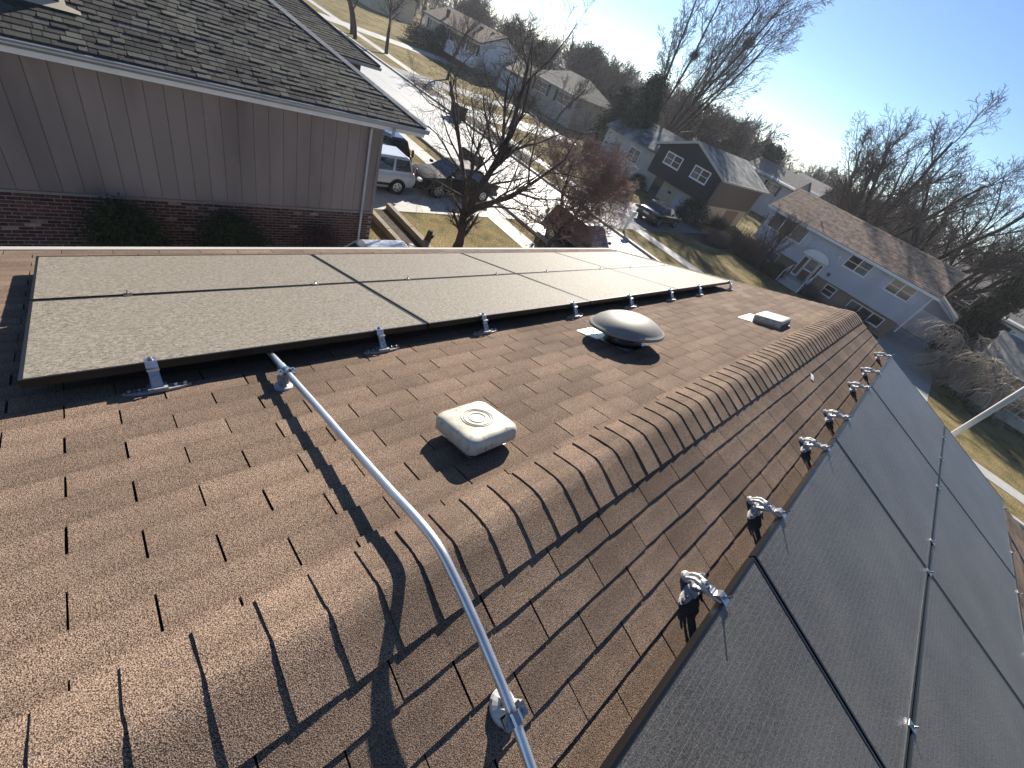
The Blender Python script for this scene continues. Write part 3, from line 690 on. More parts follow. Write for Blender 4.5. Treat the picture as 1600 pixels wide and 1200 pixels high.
for q in nt_[300:]:
    if q[0] > 2e6: continue
    vs_, fs_ = lam(q[2], q[3]); b.add([q[1] @ Vector(p) for p in vs_], fs_)
tag(part('shingles', b, M['grey_shingle'], nb), kind='stuff')
# hip caps
hA = Vector((nx(XE), YE, ZG)); hB = Vector((nx(XR), YR, ZR)); hd = (hB - hA).normalized(); side_ = hd.cross(Vector((0, 0, 1))).normalized(); upv = side_.cross(hd).normalized()
L_ = 0.0; tot = (hB - hA).length
hm = MB(); hm.loft([[(0.1 * 0 - 0.115, y_, z_ - 0.030), (0, y_, z_ + 0.014), (0.115, y_, z_ - 0.030), (0.115, y_, z_ - 0.037), (0, y_, z_ + 0.006), (-0.115, y_, z_ - 0.037)] for y_, z_ in ((0, 0.028), (0.2, 0.020))])
hme = hm.mesh('hip_cap', M['hip_cap'])
HB = Matrix((( side_.x, hd.x, upv.x, 0), (side_.y, hd.y, upv.y, 0), (side_.z, hd.z, upv.z, 0), (0, 0, 0, 1)))
while L_ < tot:
    o = link('hip_cap', hme, nb); o.matrix_basis = Matrix.Translation(hA + hd * L_) @ HB; L_ += 0.142
# gutter: K-style profile along the eave, with downspout
gp = [(0, 0.115), (0.125, 0.115), (0.125, 0.10), (0.105, 0.07), (0.105, 0.045), (0.075, 0.0), (0.0, 0.0), (0.0, 0.006), (0.070, 0.006), (0.099, 0.048), (0.099, 0.072), (0.119, 0.101), (0.113, 0.109), (0.004, 0.109)]
b = MB(); b.prism([(nx(XE) - 0.02 + p[0], YB, ZG - 0.155 + p[1]) for p in gp], (0, YE + 0.06 - YB, 0)); part('gutter', b, M['gutter'], nb)
b = MB(); b.box(nx(XE) - 0.06, nx(XE) - 0.022, YB, YE, ZG - 0.2, ZG - 0.02); part('fascia', b, M['white'], nb)
ds = [(nx(XE) + 0.04, YF + 0.02, ZG - 0.15), (nx(XE) + 0.03, YF + 0.02, ZG - 0.26), (nx(XE) + 0.0, YF + 0.01, ZG - 0.33), (nx(XW) + 0.09, YF - 0.30, ZG - 0.42), (nx(XW) + 0.06, YF - 0.33, ZG - 0.50), (nx(XW) + 0.06, YF - 0.33, 0.1)]
ds = [(nx(XE) + 0.04, YF - 0.02, ZG - 0.15), (nx(XE) + 0.04, YF - 0.02, ZG - 0.30), (nx(XE) + 0.02, YF - 0.06, ZG - 0.36), (nx(XW) + 0.08, YF - 0.32, ZG - 0.38), (nx(XW) + 0.065, YF - 0.36, ZG - 0.44), (nx(XW) + 0.065, YF - 0.36, 0.1)]
b = MB(); b.tube(ds, 0.048, 4); part('downspout', b, M['gutter'], nb, bevel=0.008, seg=1)
# front wing with its own hip roof
WX = -19.55; WY = 10.15; WZ = 3.88
b = MB(); wr = WX - 4.6; wz = WZ + 4.6 * PT_N
vv = [(nx(WX), WY, WZ), (nx(WX), 5.5, WZ), (nx(wr), 5.5, wz), (nx(wr), WY - 4.6, wz), (nx(WX - 9.2), WY, WZ), (nx(WX - 9.2), 5.5, WZ)]
vv2 = [(p[0], p[1], p[2] - 0.12) for p in vv]
b.add(vv + vv2, [(0, 3, 2, 1), (0, 4, 3), (4, 5, 2, 3), (6, 7, 8, 9), (6, 9, 10), (10, 9, 8, 11), (0, 1, 7, 6), (5, 4, 10, 11), (4, 0, 6, 10)]); part('wing_roof', b, M['grey_shingle'], nb)
b = MB()
BW = Matrix.Translation((nx(WX) + 0.02, 0, WZ + 0.012 - 0.02 * PT_N)) @ Matrix.Rotation(aN, 4, 'Y')
for k in range(0, 30):
    lo_x = -0.14 * k; y = 5.6; ymax = WY + lo_x * math.cos(aN)
    while y < ymax:
        wdt = rng.choice((0.17, 0.2, 0.24, 0.3)); e = min(y + wdt, ymax)
        if e - y > 0.02:
            vs_, fs_ = lam(e - y, rng.choice((0.006, 0.012))); T = BW @ Matrix.Translation((lo_x, (y + e) / 2, 0)); b.add([T @ Vector(p) for p in vs_], fs_)
        y = e
tag(part('wing_shingles', b, M['grey_shingle'], nb), kind='stuff')
b = MB(); b.prism([(nx(WX) - 0.02 + p[0], 7.3, WZ - 0.15 + p[1]) for p in gp], (0, WY + 0.05 - 7.3, 0)); part('wing_gutter', b, M['gutter'], nb)
b = MB(); b.box(nx(WX - 8.7), nx(WX) - 0.55, 5.5, WY - 0.55, 0, WZ - 0.12); part('wing_wall', b, M['brown_siding'], nb)
b = MB(); b.tube([(nx(WX) + 0.0, WY + 0.02, WZ), (nx(wr), WY - 4.6, wz + 0.02)], 0.05, 6); part('wing_hip_cap', b, M['grey_shingle'], nb)
b = MB(); b.box(nx(-19.0), nx(-16.0), YF - 0.03, YF + 0.03, 0.02, 2.3); part('garage_door', b, M['white'], nb)
# chimney whose foot and shadow enter the frame at the top left
chm = MB(); chm.box(nx(-12.25), nx(-11.36), -0.75, 0.37, ZG + 0.2, ZG + 2.4); part('chimney', chm, M['red_brick'], nb)
BNc = Matrix.Translation((nx(XE), 0, ZG)) @ Matrix.Rotation(aN, 4, 'Y')
b = MB(); vs_ = [(-1.0, -0.95, 0.026), (-0.80, -0.95, 0.026), (-0.80, 0.60, 0.026), (-0.88, 0.60, 0.026), (-0.95, 0.44, 0.026), (-1.9, 0.44, 0.026), (-1.9, 0.36, 0.026), (-1.0, 0.36, 0.026)]
b.add([BNc @ Vector(p) for p in vs_], [(0, 1, 2, 3, 4, 7), (4, 5, 6, 7)]); part('chimney_flashing', b, M['cream_wall'], nb)


# ------------------------------------------------------------------ far houses
class Wall:
    """a wall plane: 'y' faces -Y at y = c, 'x' faces +X at x = c; boxes are given along the wall, outwards and up"""
    def __init__(s, ax, c, o): s.ax, s.c, s.o = ax, c, o
    def box(s, mb, a0, a1, d0, d1, z0, z1):
        if s.ax == 'y': mb.box(a0 - s.o[0], a1 - s.o[0], s.c - d1 - s.o[1], s.c - d0 - s.o[1], z0, z1)
        else: mb.box(s.c + d0 - s.o[0], s.c + d1 - s.o[0], a0 - s.o[1], a1 - s.o[1], z0, z1)
def window(par, W, a0, a1, z0, z1, cols=2, frame='white', pane='pane', bar=True, fw=0.075, shutters=None, sw=0.38):
    b = MB()
    for q in ((a0, a1, z1 - fw, z1), (a0, a1, z0, z0 + fw), (a0, a0 + fw, z0 + fw, z1 - fw), (a1 - fw, a1, z0 + fw, z1 - fw)): W.box(b, q[0], q[1], -0.05, 0.05, q[2], q[3])
    cw_ = (a1 - a0 - fw) / cols
    for i in range(1, cols): W.box(b, a0 + cw_ * i, a0 + cw_ * i + fw, -0.05, 0.045, z0 + fw, z1 - fw)
    W.box(b, a0 - 0.03, a1 + 0.03, 0.0, 0.08, z0 - 0.04, z0 - 0.002)
    f = part('window', b, M[frame], par)
    for i in range(cols):
        b = MB(); W.box(b, a0 + cw_ * i + fw, a0 + cw_ * (i + 1), -0.03, 0.024, z0 + fw, z1 - fw); part('pane', b, M[pane if isinstance(pane, str) else pane[i]], f)
    if bar:
        b = MB(); zm = (z0 + z1) / 2
        for i in range(cols): W.box(b, a0 + cw_ * i + fw, a0 + cw_ * (i + 1), 0.0, 0.036, zm - 0.022, zm + 0.022)
        part('sash_bar', b, M[frame], f)
    if shutters:
        for (s0, s1) in ((a0 - sw - 0.03, a0 - 0.03), (a1 + 0.03, a1 + 0.03 + sw)):
            b = MB(); W.box(b, s0, s1, -0.01, 0.04, z0 - 0.05, z1 + 0.05)
            zz_ = z0
            while zz_ < z1 - 0.05: W.box(b, s0 + 0.05, s1 - 0.05, 0.04, 0.052, zz_, zz_ + 0.05); zz_ += 0.09
            part('shutter', b, M[shutters], par)
    return f
def siding_lines(par, W, a0, a1, z0, z1, m, step=0.2, name='lap_siding'):
    """horizontal lap boards, each a little proud at its lower edge"""
    b = MB(); z = z0
    while z < z1 - 0.02:
        e = min(z + step, z1)
        W.box(b, a0, a1, 0.0, 0.018, z, z + 0.06); W.box(b, a0, a1, 0.0, 0.010, z + 0.06, e - 0.004); z = e
    return tag(part(name, b, m, par), kind='stuff')
def gable_x(par, o, x0, x1, y0, y1, ze, zr, m, oh=0.35, th=0.16, name='roof'):
    """gable roof whose ridge runs along X"""
    b = MB(); ym = (y0 + y1) / 2; dz = (zr - ze) / (ym - y0) * oh
    pr = [(y0 - oh, ze - dz), (ym, zr), (y1 + oh, ze - dz), (y1 + oh, ze - dz - th), (ym, zr - th), (y0 - oh, ze - dz - th)]
    b.prism([(x0 - 0.25 - o[0], q[0] - o[1], q[1]) for q in pr], (x1 - x0 + 0.5, 0, 0)); return part(name, b, m, par)
def gable_y(par, o, x0, x1, y0, y1, ze, zr, m, oh=0.3, th=0.16, name='roof', fo=0.3):
    b = MB(); xm = (x0 + x1) / 2; dz = (zr - ze) / (xm - x0) * oh
    pr = [(x0 - oh, ze - dz), (xm, zr), (x1 + oh, ze - dz), (x1 + oh, ze - dz - th), (xm, zr - th), (x0 - oh, ze - dz - th)]
    b.prism([(q[0] - o[0], y0 - fo - o[1], q[1]) for q in pr], (0, y1 - y0 + fo + 0.2, 0)); return part(name, b, m, par)
def pent_y(b, o, x0, x1, y0, y1, z0, ze, zr):
    xm = (x0 + x1) / 2
    b.prism([(x0 - o[0], y0 - o[1], z0), (x1 - o[0], y0 - o[1], z0), (x1 - o[0], y0 - o[1], ze), (xm - o[0], y0 - o[1], zr), (x0 - o[0], y0 - o[1], ze)], (0, y1 - y0, 0))
def pent_x(b, o, x0, x1, y0, y1, z0, ze, zr):
    ym = (y0 + y1) / 2
    b.prism([(x0 - o[0], y0 - o[1], z0), (x0 - o[0], y1 - o[1], z0), (x0 - o[0], y1 - o[1], ze), (x0 - o[0], ym - o[1], zr), (x0 - o[0], y0 - o[1], ze)], (x1 - x0, 0, 0))
def tile_rows(par, o, x0, x1, y0, ze, y1, zr, m, step=0.3):
    """rows of roof covering on a slope that rises from (y0, ze) to (y1, zr), lower edges proud"""
    b = MB(); L_ = math.hypot(y1 - y0, zr - ze); n_ = int(L_ / step); ny, nz = -(zr - ze) / L_, (y1 - y0) / L_
    for k in range(n_):
        a, c = k / n_, (k + 1) / n_
        ya, za, yc, zc = y0 + (y1 - y0) * a, ze + (zr - ze) * a, y0 + (y1 - y0) * c, ze + (zr - ze) * c
        t_ = 0.025
        b.add([(x0 - o[0], ya - o[1] + ny * t_, za + nz * t_), (x1 - o[0], ya - o[1] + ny * t_, za + nz * t_), (x1 - o[0], yc - o[1] + ny * 0.006, zc + nz * 0.006), (x0 - o[0], yc - o[1] + ny * 0.006, zc + nz * 0.006),
               (x0 - o[0], ya - o[1], za), (x1 - o[0], ya - o[1], za)], [(0, 1, 2, 3), (4, 5, 1, 0)])
    return tag(part('shingles', b, m, par), kind='stuff')

# pale grey bi-level across the street
o = (-5.0, 45.0)
h = thing('grey_house', 'pale grey two level house with tan shingle roof and arched door hood', 'house', (o[0], o[1], 0))
b = MB(); b.box(-11.3 - o[0], 1.3 - o[0], 41.03 - o[1], 49 - o[1], 1.45, 4.15); pent_x(b, o, -11.3, 1.3, 41.03, 49, 4.12, 4.16, 5.55); part('upper_wall', b, M['grey_siding'], h)
b = MB(); b.box(-11.1 - o[0], 1.1 - o[0], 41.5 - o[1], 48.8 - o[1], 0, 1.45); part('lower_wall', b, M['tan_wall'], h)
W = Wall('y', 41.03, o); siding_lines(h, W, -11.3, 1.3, 1.45, 4.1, M['grey_siding'], 0.22)
gable_x(h, o, -11.4, 1.4, 41.0, 49.0, 4.2, 5.78, M['tan_shingle'])
tile_rows(h, o, -11.66, 1.66, 40.63, 4.06, 45.0, 5.785, M['tan_shingle'], 0.26)
b = MB(); b.box(-11.7 - o[0], 1.7 - o[0], 40.50 - o[1], 40.64 - o[1], 3.86, 4.02); part('gutter', b, M['white'], h)
b = MB(); b.box(1.31 - o[0], 1.40 - o[0], 40.95 - o[1], 41.05 - o[1], 0.9, 4.0); part('corner_board', b, M['white'], h)
W = Wall('y', 41.03, o)
window(h, W, -11.0, -7.9, 2.62, 3.85, 3, pane=['pane', 'pane', 'pane_drape'], bar=False)
b = MB(); W.box(b, -7.82, -7.35, 0, 0.045, 2.6, 3.85); part('shutter', b, M['shutter'], h)
window(h, W, -4.45, -2.72, 2.85, 3.86, 2, shutters='shutter', pane=['pane', 'pane_drape'])
window(h, W, -1.28, 0.42, 2.85, 3.86, 2, shutters='shutter')
W2 = Wall('y', 41.5, o)
window(h, W2, -4.35, -3.45, 0.45, 1.28, 1); window(h, W2, -2.25, 0.38, 0.45, 1.22, 3, bar=False, pane=['pane_drape', 'pane', 'pane']); window(h, W2, -10.6, -8.6, 0.4, 1.25, 2, bar=False, pane='pane_drape')
# entry: door, sidelights, hood, stoop and steps
d = MB(); W.box(d, -6.42, -5.72, 0.0, 0.06, 0.55, 2.22); dr = part('door', d, M['brown_door'], h)
d = MB(); W.box(d, -6.36, -5.78, 0.06, 0.075, 1.45, 2.15); part('pane', d, M['pane_drape'], dr)
d = MB(); W.box(d, -6.44, -6.40, 0.06, 0.11, 0.52, 2.26); W.box(d, -5.74, -5.70, 0.06, 0.11, 0.52, 2.26); W.box(d, -6.4, -5.74, 0.06, 0.11, 2.2, 2.26); W.box(d, -6.4, -5.74, 0.07, 0.1, 1.32, 1.42); part('storm_frame', d, M['white'], dr)
for (a, c) in ((-7.0, -6.5), (-5.64, -5.30)):
    d = MB(); W.box(d, a, c, 0, 0.05, 0.55, 2.25); sf = part('sidelight', d, M['white'], h); d = MB(); W.box(d, a + 0.08, c - 0.08, 0.05, 0.06, 0.7, 2.15); part('pane', d, M['brown_door'], sf)
d = MB(); arc = [(-6.15 + 1.0 * math.cos(t_), 2.36 + 0.62 * math.sin(t_)) for t_ in [math.pi * k / 14 for k in range(15)]]
d.prism([(q[0] - o[0], 41.0 - o[1], q[1]) for q in arc][::-1], (0, -0.55, 0)); part('door_hood', d, M['white'], h)
for k in range(5):
    d = MB(); d.box(-6.9 - o[0], -5.2 - o[0], 39.6 - 0.3 * k - o[1], 41.0 - 0.0 - o[1] if k == 0 else 39.6 - 0.3 * (k - 1) - o[1], 0.0, 0.5 - 0.1 * k); part('step', d, M['concrete'], h)
for sx in (-6.95, -5.2):
    d = MB(); d.tube([(sx - o[0], 40.9 - o[1], 1.35), (sx - o[0], 39.6 - o[1], 1.35), (sx - o[0], 38.3 - o[1], 0.85), (sx - o[0], 38.3 - o[1], 0)], 0.03, 6)
    d.tube([(sx - o[0], 39.6 - o[1], 1.35), (sx - o[0], 39.6 - o[1], 0.4)], 0.03, 6); part('handrail', d, M['white'], h)
d = MB(); d.lathe([(0.10, 0), (0.13, 0.1), (0.05, 0.2)], (-4.95 - o[0], 40.92 - o[1], 3.15), 10); part('wall_lamp', d, M['white'], h)
d = MB(); d.box(-4.75 - o[0], -4.6 - o[0], 40.9 - o[1], 41.0 - o[1], 1.75, 2.0); part('mailbox', d, M['black_paint'], h)
d = MB(); d.tube([(-8.0 - o[0], 42.0 - o[1], 4.4), (-8.0 - o[0], 42.0 - o[1], 5.2)], 0.05, 8); part('roof_pipe', d, M['white'], h)
# its garage, set back on the right
o = (1.7, 54.0)
h = thing('detached_garage', 'pale garage with wide white door set back beside the grey house', 'garage', (o[0], o[1], 0))
b = MB(); pent_y(b, o, -1.2, 4.05, 51.0, 57.5, 0, 2.35, 3.45); part('wall', b, M['grey_siding'], h)
gable_y(h, o, -1.2, 4.05, 51.0, 57.5, 2.40, 3.5, M['far_roof'], oh=0.3)
for s_ in (1, -1):
    b = MB(); xm = 1.425; xe = xm + s_ * 2.95; b.prism([(xm - o[0], 50.68 - o[1], 3.5), (xe - o[0], 50.68 - o[1], 2.26), (xe - o[0], 50.68 - o[1], 2.06), (xm - o[0], 50.68 - o[1], 3.30)], (0, -0.03, 0)); part('rake_board', b, M['white'], h)
W = Wall('y', 51.0, o)
b = MB()
for k in range(4):
    W.box(b, -0.3, 3.55, 0.0, 0.05, 0.03 + 0.50 * k, 0.50 + 0.50 * k)
part('garage_door', b, M['white_siding'], h)

# navy gabled house with a lower wing
o = (-19.7, 46.0)
h = thing('navy_house', 'dark navy gabled house with two white windows and weathered grey roof', 'house', (o[0], o[1], 0))
b = MB(); pent_y(b, o, -23.2, -16.2, 40.0, 40.2, 1.7, 4.2, 5.52); part('front_wall', b, M['navy_siding'], h)
siding_lines(h, Wall('y', 40.0, o), -23.15, -16.25, 1.72, 4.1, M['navy_siding'], 0.2)
b = MB(); pent_y(b, o, -23.15, -16.2, 40.2, 51.5, 1.7, 4.2, 5.50); part('side_wall', b, M['brown_siding'], h)
b = MB(); b.box(-22.9 - o[0], -16.4 - o[0], 41.0 - o[1], 51.3 - o[1], 0, 1.7); part('lower_wall', b, M['cream_wall'], h)
gable_y(h, o, -23.2, -16.2, 40.0, 51.5, 4.22, 5.62, M['grey_roof'], oh=0.4, fo=0.35)
for s_ in (1, -1):
    b = MB(); xm = -19.7; xe = xm + s_ * 3.92; b.prism([(xm - o[0], 39.64 - o[1], 5.66), (xe - o[0], 39.64 - o[1], 4.09), (xe - o[0], 39.64 - o[1], 3.88), (xm - o[0], 39.64 - o[1], 5.45)], (0, -0.04, 0)); part('rake_board', b, M['beige_wall'], h)
b = MB(); b.box(-15.80 - o[0], -15.66 - o[0], 39.6 - o[1], 51.7 - o[1], 3.90, 4.06); part('gutter', b, M['beige_wall'], h)
b = MB(); b.tube([(-15.75 - o[0], 51.0 - o[1], 3.9), (-16.12 - o[0], 51.0 - o[1], 3.6), (-16.12 - o[0], 51.0 - o[1], 0.1)], 0.05, 4); part('downspout', b, M['beige_wall'], h)
# standing strips of weathered roofing on the right slope
b = MB(); k = 0; yy = 39.7
while yy < 51.6:
    n_ = Vector((1.4, 0, 3.5)).normalized(); dx = 3.9
    for q in (0.0,):
        b.add([(-19.7 - o[0] + n_.x * 0.02, yy - o[1], 5.62 + n_.z * 0.02), (-19.7 + dx - o[0] + n_.x * 0.02, yy - o[1], 5.62 - dx * 0.4 + n_.z * 0.02), (-19.7 + dx - o[0] + n_.x * 0.02, yy + 0.66 - o[1], 5.62 - dx * 0.4 + n_.z * 0.02), (-19.7 - o[0] + n_.x * 0.02, yy + 0.66 - o[1], 5.62 + n_.z * 0.02)], [(0, 1, 2, 3)])
    yy += 0.72
tag(part('roof_strips', b, M['grey_roof'], h), kind='stuff')
W = Wall('y', 39.99, o)
window(h, W, -22.1, -20.3, 2.92, 3.95, 2, fw=0.09, pane=['pane_drape', 'pane']); window(h, W, -19.0, -17.25, 2.98, 4.02, 2, fw=0.09, pane=['pane_drape', 'pane'])
W = Wall('y', 41.0, o)
b = MB(); W.box(b, -22.5, -21.5, 0, 0.06, 0.0, 1.62); dd = part('door', b, M['teal_paint'], h)
b = MB(); W.box(b, -22.3, -21.7, 0.06, 0.07, 0.9, 1.5); part('pane', b, M['pane'], dd)
b = MB(); W.box(b, -19.6, -16.9, 0, 0.06, 0.0, 1.4); part('garage_door', b, M['pale_wall'], h)
b = MB(); W.box(b, -20.55, -20.2, 0, 0.04, 0.85, 1.05); part('house_sign', b, M['black_paint'], h)
W = Wall('x', -16.4, o)
b = MB(); W.box(b, 46.0, 49.2, 0, 0.05, 0.05, 1.5); part('side_panel', b, M['tan_wall'], h)
b = MB(); W.box(b, 45.6, 45.95, 0, 0.04, 0.2, 0.7); part('meter_box', b, M['black_paint'], h)
b = MB(); b.box(-31 - o[0], -23.2 - o[0], 42 - o[1], 49 - o[1], 0, 3.3); part('wing_wall', b, M['beige_wall'], h)
gable_x(h, o, -31, -23.3, 42.0, 49.0, 3.35, 5.0, M['grey_roof'], name='wing_roof')
window(h, Wall('y', 42.0, o), -27.4, -25.9, 1.3, 2.6, 2)

# white bi-level and olive house further up the street
o = (-66, 48)
h = thing('white_house', 'white two level house with black shutters and brown roof up the street', 'house', (o[0], o[1], 0))
b = MB(); b.box(-73.5 - o[0], -58.6 - o[0], 44.0 - o[1], 52 - o[1], 0.8, 4.0); pent_x(b, o, -73.5, -58.6, 44, 52, 3.98, 4.02, 5.6); part('upper_wall', b, M['white_siding'], h)
b = MB(); b.box(-73.0 - o[0], -59.0 - o[0], 44.4 - o[1], 51.6 - o[1], 0, 0.8); part('lower_wall', b, M['dark_wall'], h)
siding_lines(h, Wall('y', 44.0, o), -73.5, -58.6, 0.8, 3.95, M['white_siding'], 0.22)
gable_x(h, o, -73.7, -58.4, 44.0, 52.0, 4.08, 5.75, M['tan_shingle'])
b = MB(); b.box(-74 - o[0], -58.1 - o[0], 43.5 - o[1], 43.64 - o[1], 3.80, 3.96); part('gutter', b, M['black_paint'], h)
for s_ in (1, -1):
    b = MB(); b.prism([(-58.12 - o[0], 48 - o[1], 5.77), (-58.12 - o[0], 48 + s_ * 4.4 - o[1], 3.93), (-58.12 - o[0], 48 + s_ * 4.4 - o[1], 3.75), (-58.12 - o[0], 48 - o[1], 5.58)], (0.04, 0, 0)); part('rake_board', b, M['brown_siding'], h)
W = Wall('y', 44.0, o)
for (a, c, n_) in ((-72.2, -68.4, 4), (-66.2, -62.6, 2), (-61.2, -59.1, 1)): window(h, W, a, c, 2.35, 3.55, n_, shutters='black_paint', sw=0.5, bar=False, pane='pane_drape' if n_ == 4 else 'pane')
b = MB(); W.box(b, -67.9, -66.9, 0, 0.06, 0.8, 2.9); part('door', b, M['black_paint'], h)
for (x_, y_) in ((-70, 45.5), (-63, 46.8), (-60.5, 47.2)):
    b = MB(); b.box(x_ - 0.2 - o[0], x_ + 0.2 - o[0], y_ - 0.2 - o[1], y_ + 0.2 - o[1], 4.2, 5.5); part('roof_vent', b, M['dark_wall'], h)
o = (-46, 52)
h = thing('olive_house', 'beige two level house with black shutters and pale hip roof', 'house', (o[0], o[1], 0))
b = MB(); b.box(-51.2 - o[0], -41.8 - o[0], 48 - o[1], 56 - o[1], 0, 3.65); part('wall', b, M['olive_siding'], h)
siding_lines(h, Wall('y', 48.0, o), -51.2, -41.8, 0.9, 3.6, M['olive_siding'], 0.22)
b = MB(); vv = [(-51.7, 47.5, 3.6), (-41.3, 47.5, 3.6), (-41.3, 56.5, 3.6), (-51.7, 56.5, 3.6), (-48.5, 52, 5.5), (-44.5, 52, 5.5)]; vv = [(p[0] - o[0], p[1] - o[1], p[2]) for p in vv]
b.add(vv, [(0, 1, 5, 4), (1, 2, 5), (2, 3, 4, 5), (3, 0, 4), (3, 2, 1, 0)]); part('roof', b, M['beige_shingle'], h)
b = MB(); b.box(-51.8 - o[0], -41.2 - o[0], 47.36 - o[1], 47.5 - o[1], 3.45, 3.6); part('gutter', b, M['beige_wall'], h)
W = Wall('y', 48.0, o)
for (a, c) in ((-50.0, -47.6), (-45.4, -42.9)): window(h, W, a, c, 2.0, 3.25, 2, shutters='black_paint', sw=0.5)
b = MB(); b.box(-57 - o[0], -51.25 - o[0], 47 - o[1], 55 - o[1], 0, 2.7); part('garage_wall', b, M['olive_siding'], h)
gable_x(h, o, -57, -51.3, 47, 55, 2.7, 4.0, M['beige_shingle'], name='garage_roof')
b = MB(); b.box(-56.3 - o[0], -52.2 - o[0], 46.94 - o[1], 47 - o[1], 0.02, 2.2); part('garage_door', b, M['white'], h)

# beige one storey house on the right, its left end in the sun
o = (10, 45)
h = thing('beige_house', 'low beige house with white framed windows at the right edge', 'house', (o[0], o[1], 0))
b = MB(); b.box(6.0 - o[0], 19 - o[0], 40.0 - o[1], 48.5 - o[1], 0, 2.5); pent_x(b, o, 6.0, 19, 40, 48.5, 2.48, 2.52, 3.9); part('wall', b, M['beige_wall'], h)
siding_lines(h, Wall('y', 40.0, o), 6.0, 19, 0.3, 2.5, M['beige_wall'], 0.22)
gable_x(h, o, 6.0, 19, 40, 48.5, 2.55, 4.0, M['far_roof'])
W = Wall('y', 40.0, o)
window(h, W, 7.2, 8.35, 0.62, 1.5, 1); window(h, W, 8.7, 10.1, 0.62, 1.5, 2)

# houses in the distance
def far_house(lab, x0, x1, y0, d_, ze, zr, wall, roof, wins, axis='x', shut=None):
    o = ((x0 + x1) / 2, y0 + d_ / 2); h = thing('distant_house', lab, 'house', (o[0], o[1], 0))
    b = MB(); b.box(x0 - o[0], x1 - o[0], y0 - o[1], y0 + d_ - o[1], 0, ze)
    (pent_x if axis == 'x' else pent_y)(b, o, x0, x1, y0, y0 + d_, ze - 0.02, ze + 0.02, zr - 0.15); part('wall', b, M[wall], h)
    (gable_x if axis == 'x' else gable_y)(h, o, x0, x1, y0, y0 + d_, ze, zr, M[roof])
    for (a, c, za, zb) in wins: window(h, Wall('y', y0, o), a, c, za, zb, 2, bar=False, shutters=shut)
    return h
far_house('distant pale house with grey roof glimpsed above the navy house', -27.5, -19.5, 72, 8, 4.6, 6.2, 'pale_wall', 'far_roof', [(-23.2, -21.4, 2.9, 4.1)], shut='black_paint')
far_house('distant blue grey house beyond the tan roof ridge', -23.4, -18.2, 80, 9, 5.0, 6.6, 'blue_wall', 'far_roof', [(-20.6, -18.9, 3.7, 4.6)])
h = far_house('dark sided house with a raised deck behind the grey house', 0.5, 5.8, 66, 8, 4.45, 5.9, 'dark_wall', 'far_roof', [(3.0, 4.7, 3.0, 4.1)])
b = MB(); oo = (3.15, 70)
b.box(-0.5 - oo[0], 5.8 - oo[0], 63.0 - oo[1], 65.98 - oo[1], 1.75, 1.9)
for k in range(14): b.box(-0.5 + 0.48 * k - oo[0], -0.44 + 0.48 * k - oo[0], 63.0 - oo[1], 63.06 - oo[1], 1.9, 2.75)
b.box(-0.5 - oo[0], 5.8 - oo[0], 62.98 - oo[1], 63.08 - oo[1], 2.75, 2.83)
for x_ in (-0.4, 2.5, 5.6): b.box(x_ - oo[0], x_ + 0.14 - oo[0], 63.1 - oo[1], 63.24 - oo[1], 0, 1.75)
part('deck', b, M['timber'], h)
far_house('small white house between conifers at the far right', 6.4, 13, 62, 7, 3.6, 4.9, 'white', 'far_roof', [(7.0, 8.4, 2.2, 3.2)])
far_house('distant grey house among bare trees behind the white house', -84, -74, 80, 9, 4.6, 6.4, 'pale_wall', 'far_roof', [(-80, -78, 3, 4)])
far_house('distant brown house among bare trees behind the beige hip roofed house', -66, -57, 78, 9, 4.4, 6.2, 'tan_wall', 'far_roof', [(-63, -61, 3, 4)])
far_house('distant house with pale roof far up the left street', -112, -98, 47, 9, 3.8, 5.4, 'cream_wall', 'beige_shingle', [(-108, -105, 2, 3.2)])

# reddish board fence between the navy and grey houses
o = (-14, 57); h = thing('board_fence', 'reddish brown board fence between the navy and grey houses', 'fence', (o[0], o[1], 0))
for k in range(38):
    b = MB(); x_ = -15.9 + 0.155 * k; b.box(x_ - o[0], x_ + 0.14 - o[0], -0.01, 0.012, 0.05, 1.75 + rng.uniform(-0.03, 0.03)); part('board', b, M['wood_fence'], h)
for z_ in (0.4, 1.4):
    b = MB(); b.box(-1.95, 4.0, 0.02, 0.07, z_, z_ + 0.09); part('rail', b, M['wood_fence'], h)
# white picket-free privacy fence beside the white house
o = (-76, 46); h = thing('vinyl_fence', 'white solid fence beside the white house', 'fence', (o[0], o[1], 0))
for k in range(4):
    b = MB(); b.box(-3.0 + 1.6 * k, -3.0 + 1.6 * k + 1.5, -0.02, 0.02, 0.1, 1.7); part('panel', b, M['white'], h)
for k in range(5):
    b = MB(); b.box(-3.1 + 1.6 * k, -3.0 + 1.6 * k, -0.06, 0.06, 0, 1.85); part('post', b, M['white'], h)

# landscape timbers in front of the neighbour's corner
for (yy, xa, lab) in ((8.8, -14.8, 'weathered landscape timber edging the lawn beside the soil bed'), (7.75, -14.4, 'weathered landscape timber nearest the brick corner')):
    t = thing('landscape_timber', lab, 'timber', (-13, yy, 0), group='landscape timbers by the soil bed')
    for k in range(2):
        b = MB(); L_ = (-11.0 - xa) / 2; b.box(xa + 13 + L_ * k, xa + 13 + L_ * (k + 1) - 0.02, -0.1, 0.1, -0.02, 0.24); part('beam', b, M['timber'], t, bevel=0.012)
t = thing('stump', 'dark split stump beside the landscape timbers', 'stump', (-12.0, 8.95, 0))
b = MB(); b.tube([(0, 0, 0), (0.04, 0.02, 0.3), (0.05, 0.05, 0.62)], [0.16, 0.12, 0.09], 9); part('stem', b, M['bark'], t); b = MB(); b.tube([(0.04, 0, 0.2), (0.22, 0.1, 0.5)], [0.08, 0.05], 7); part('fork', b, M['bark'], t)

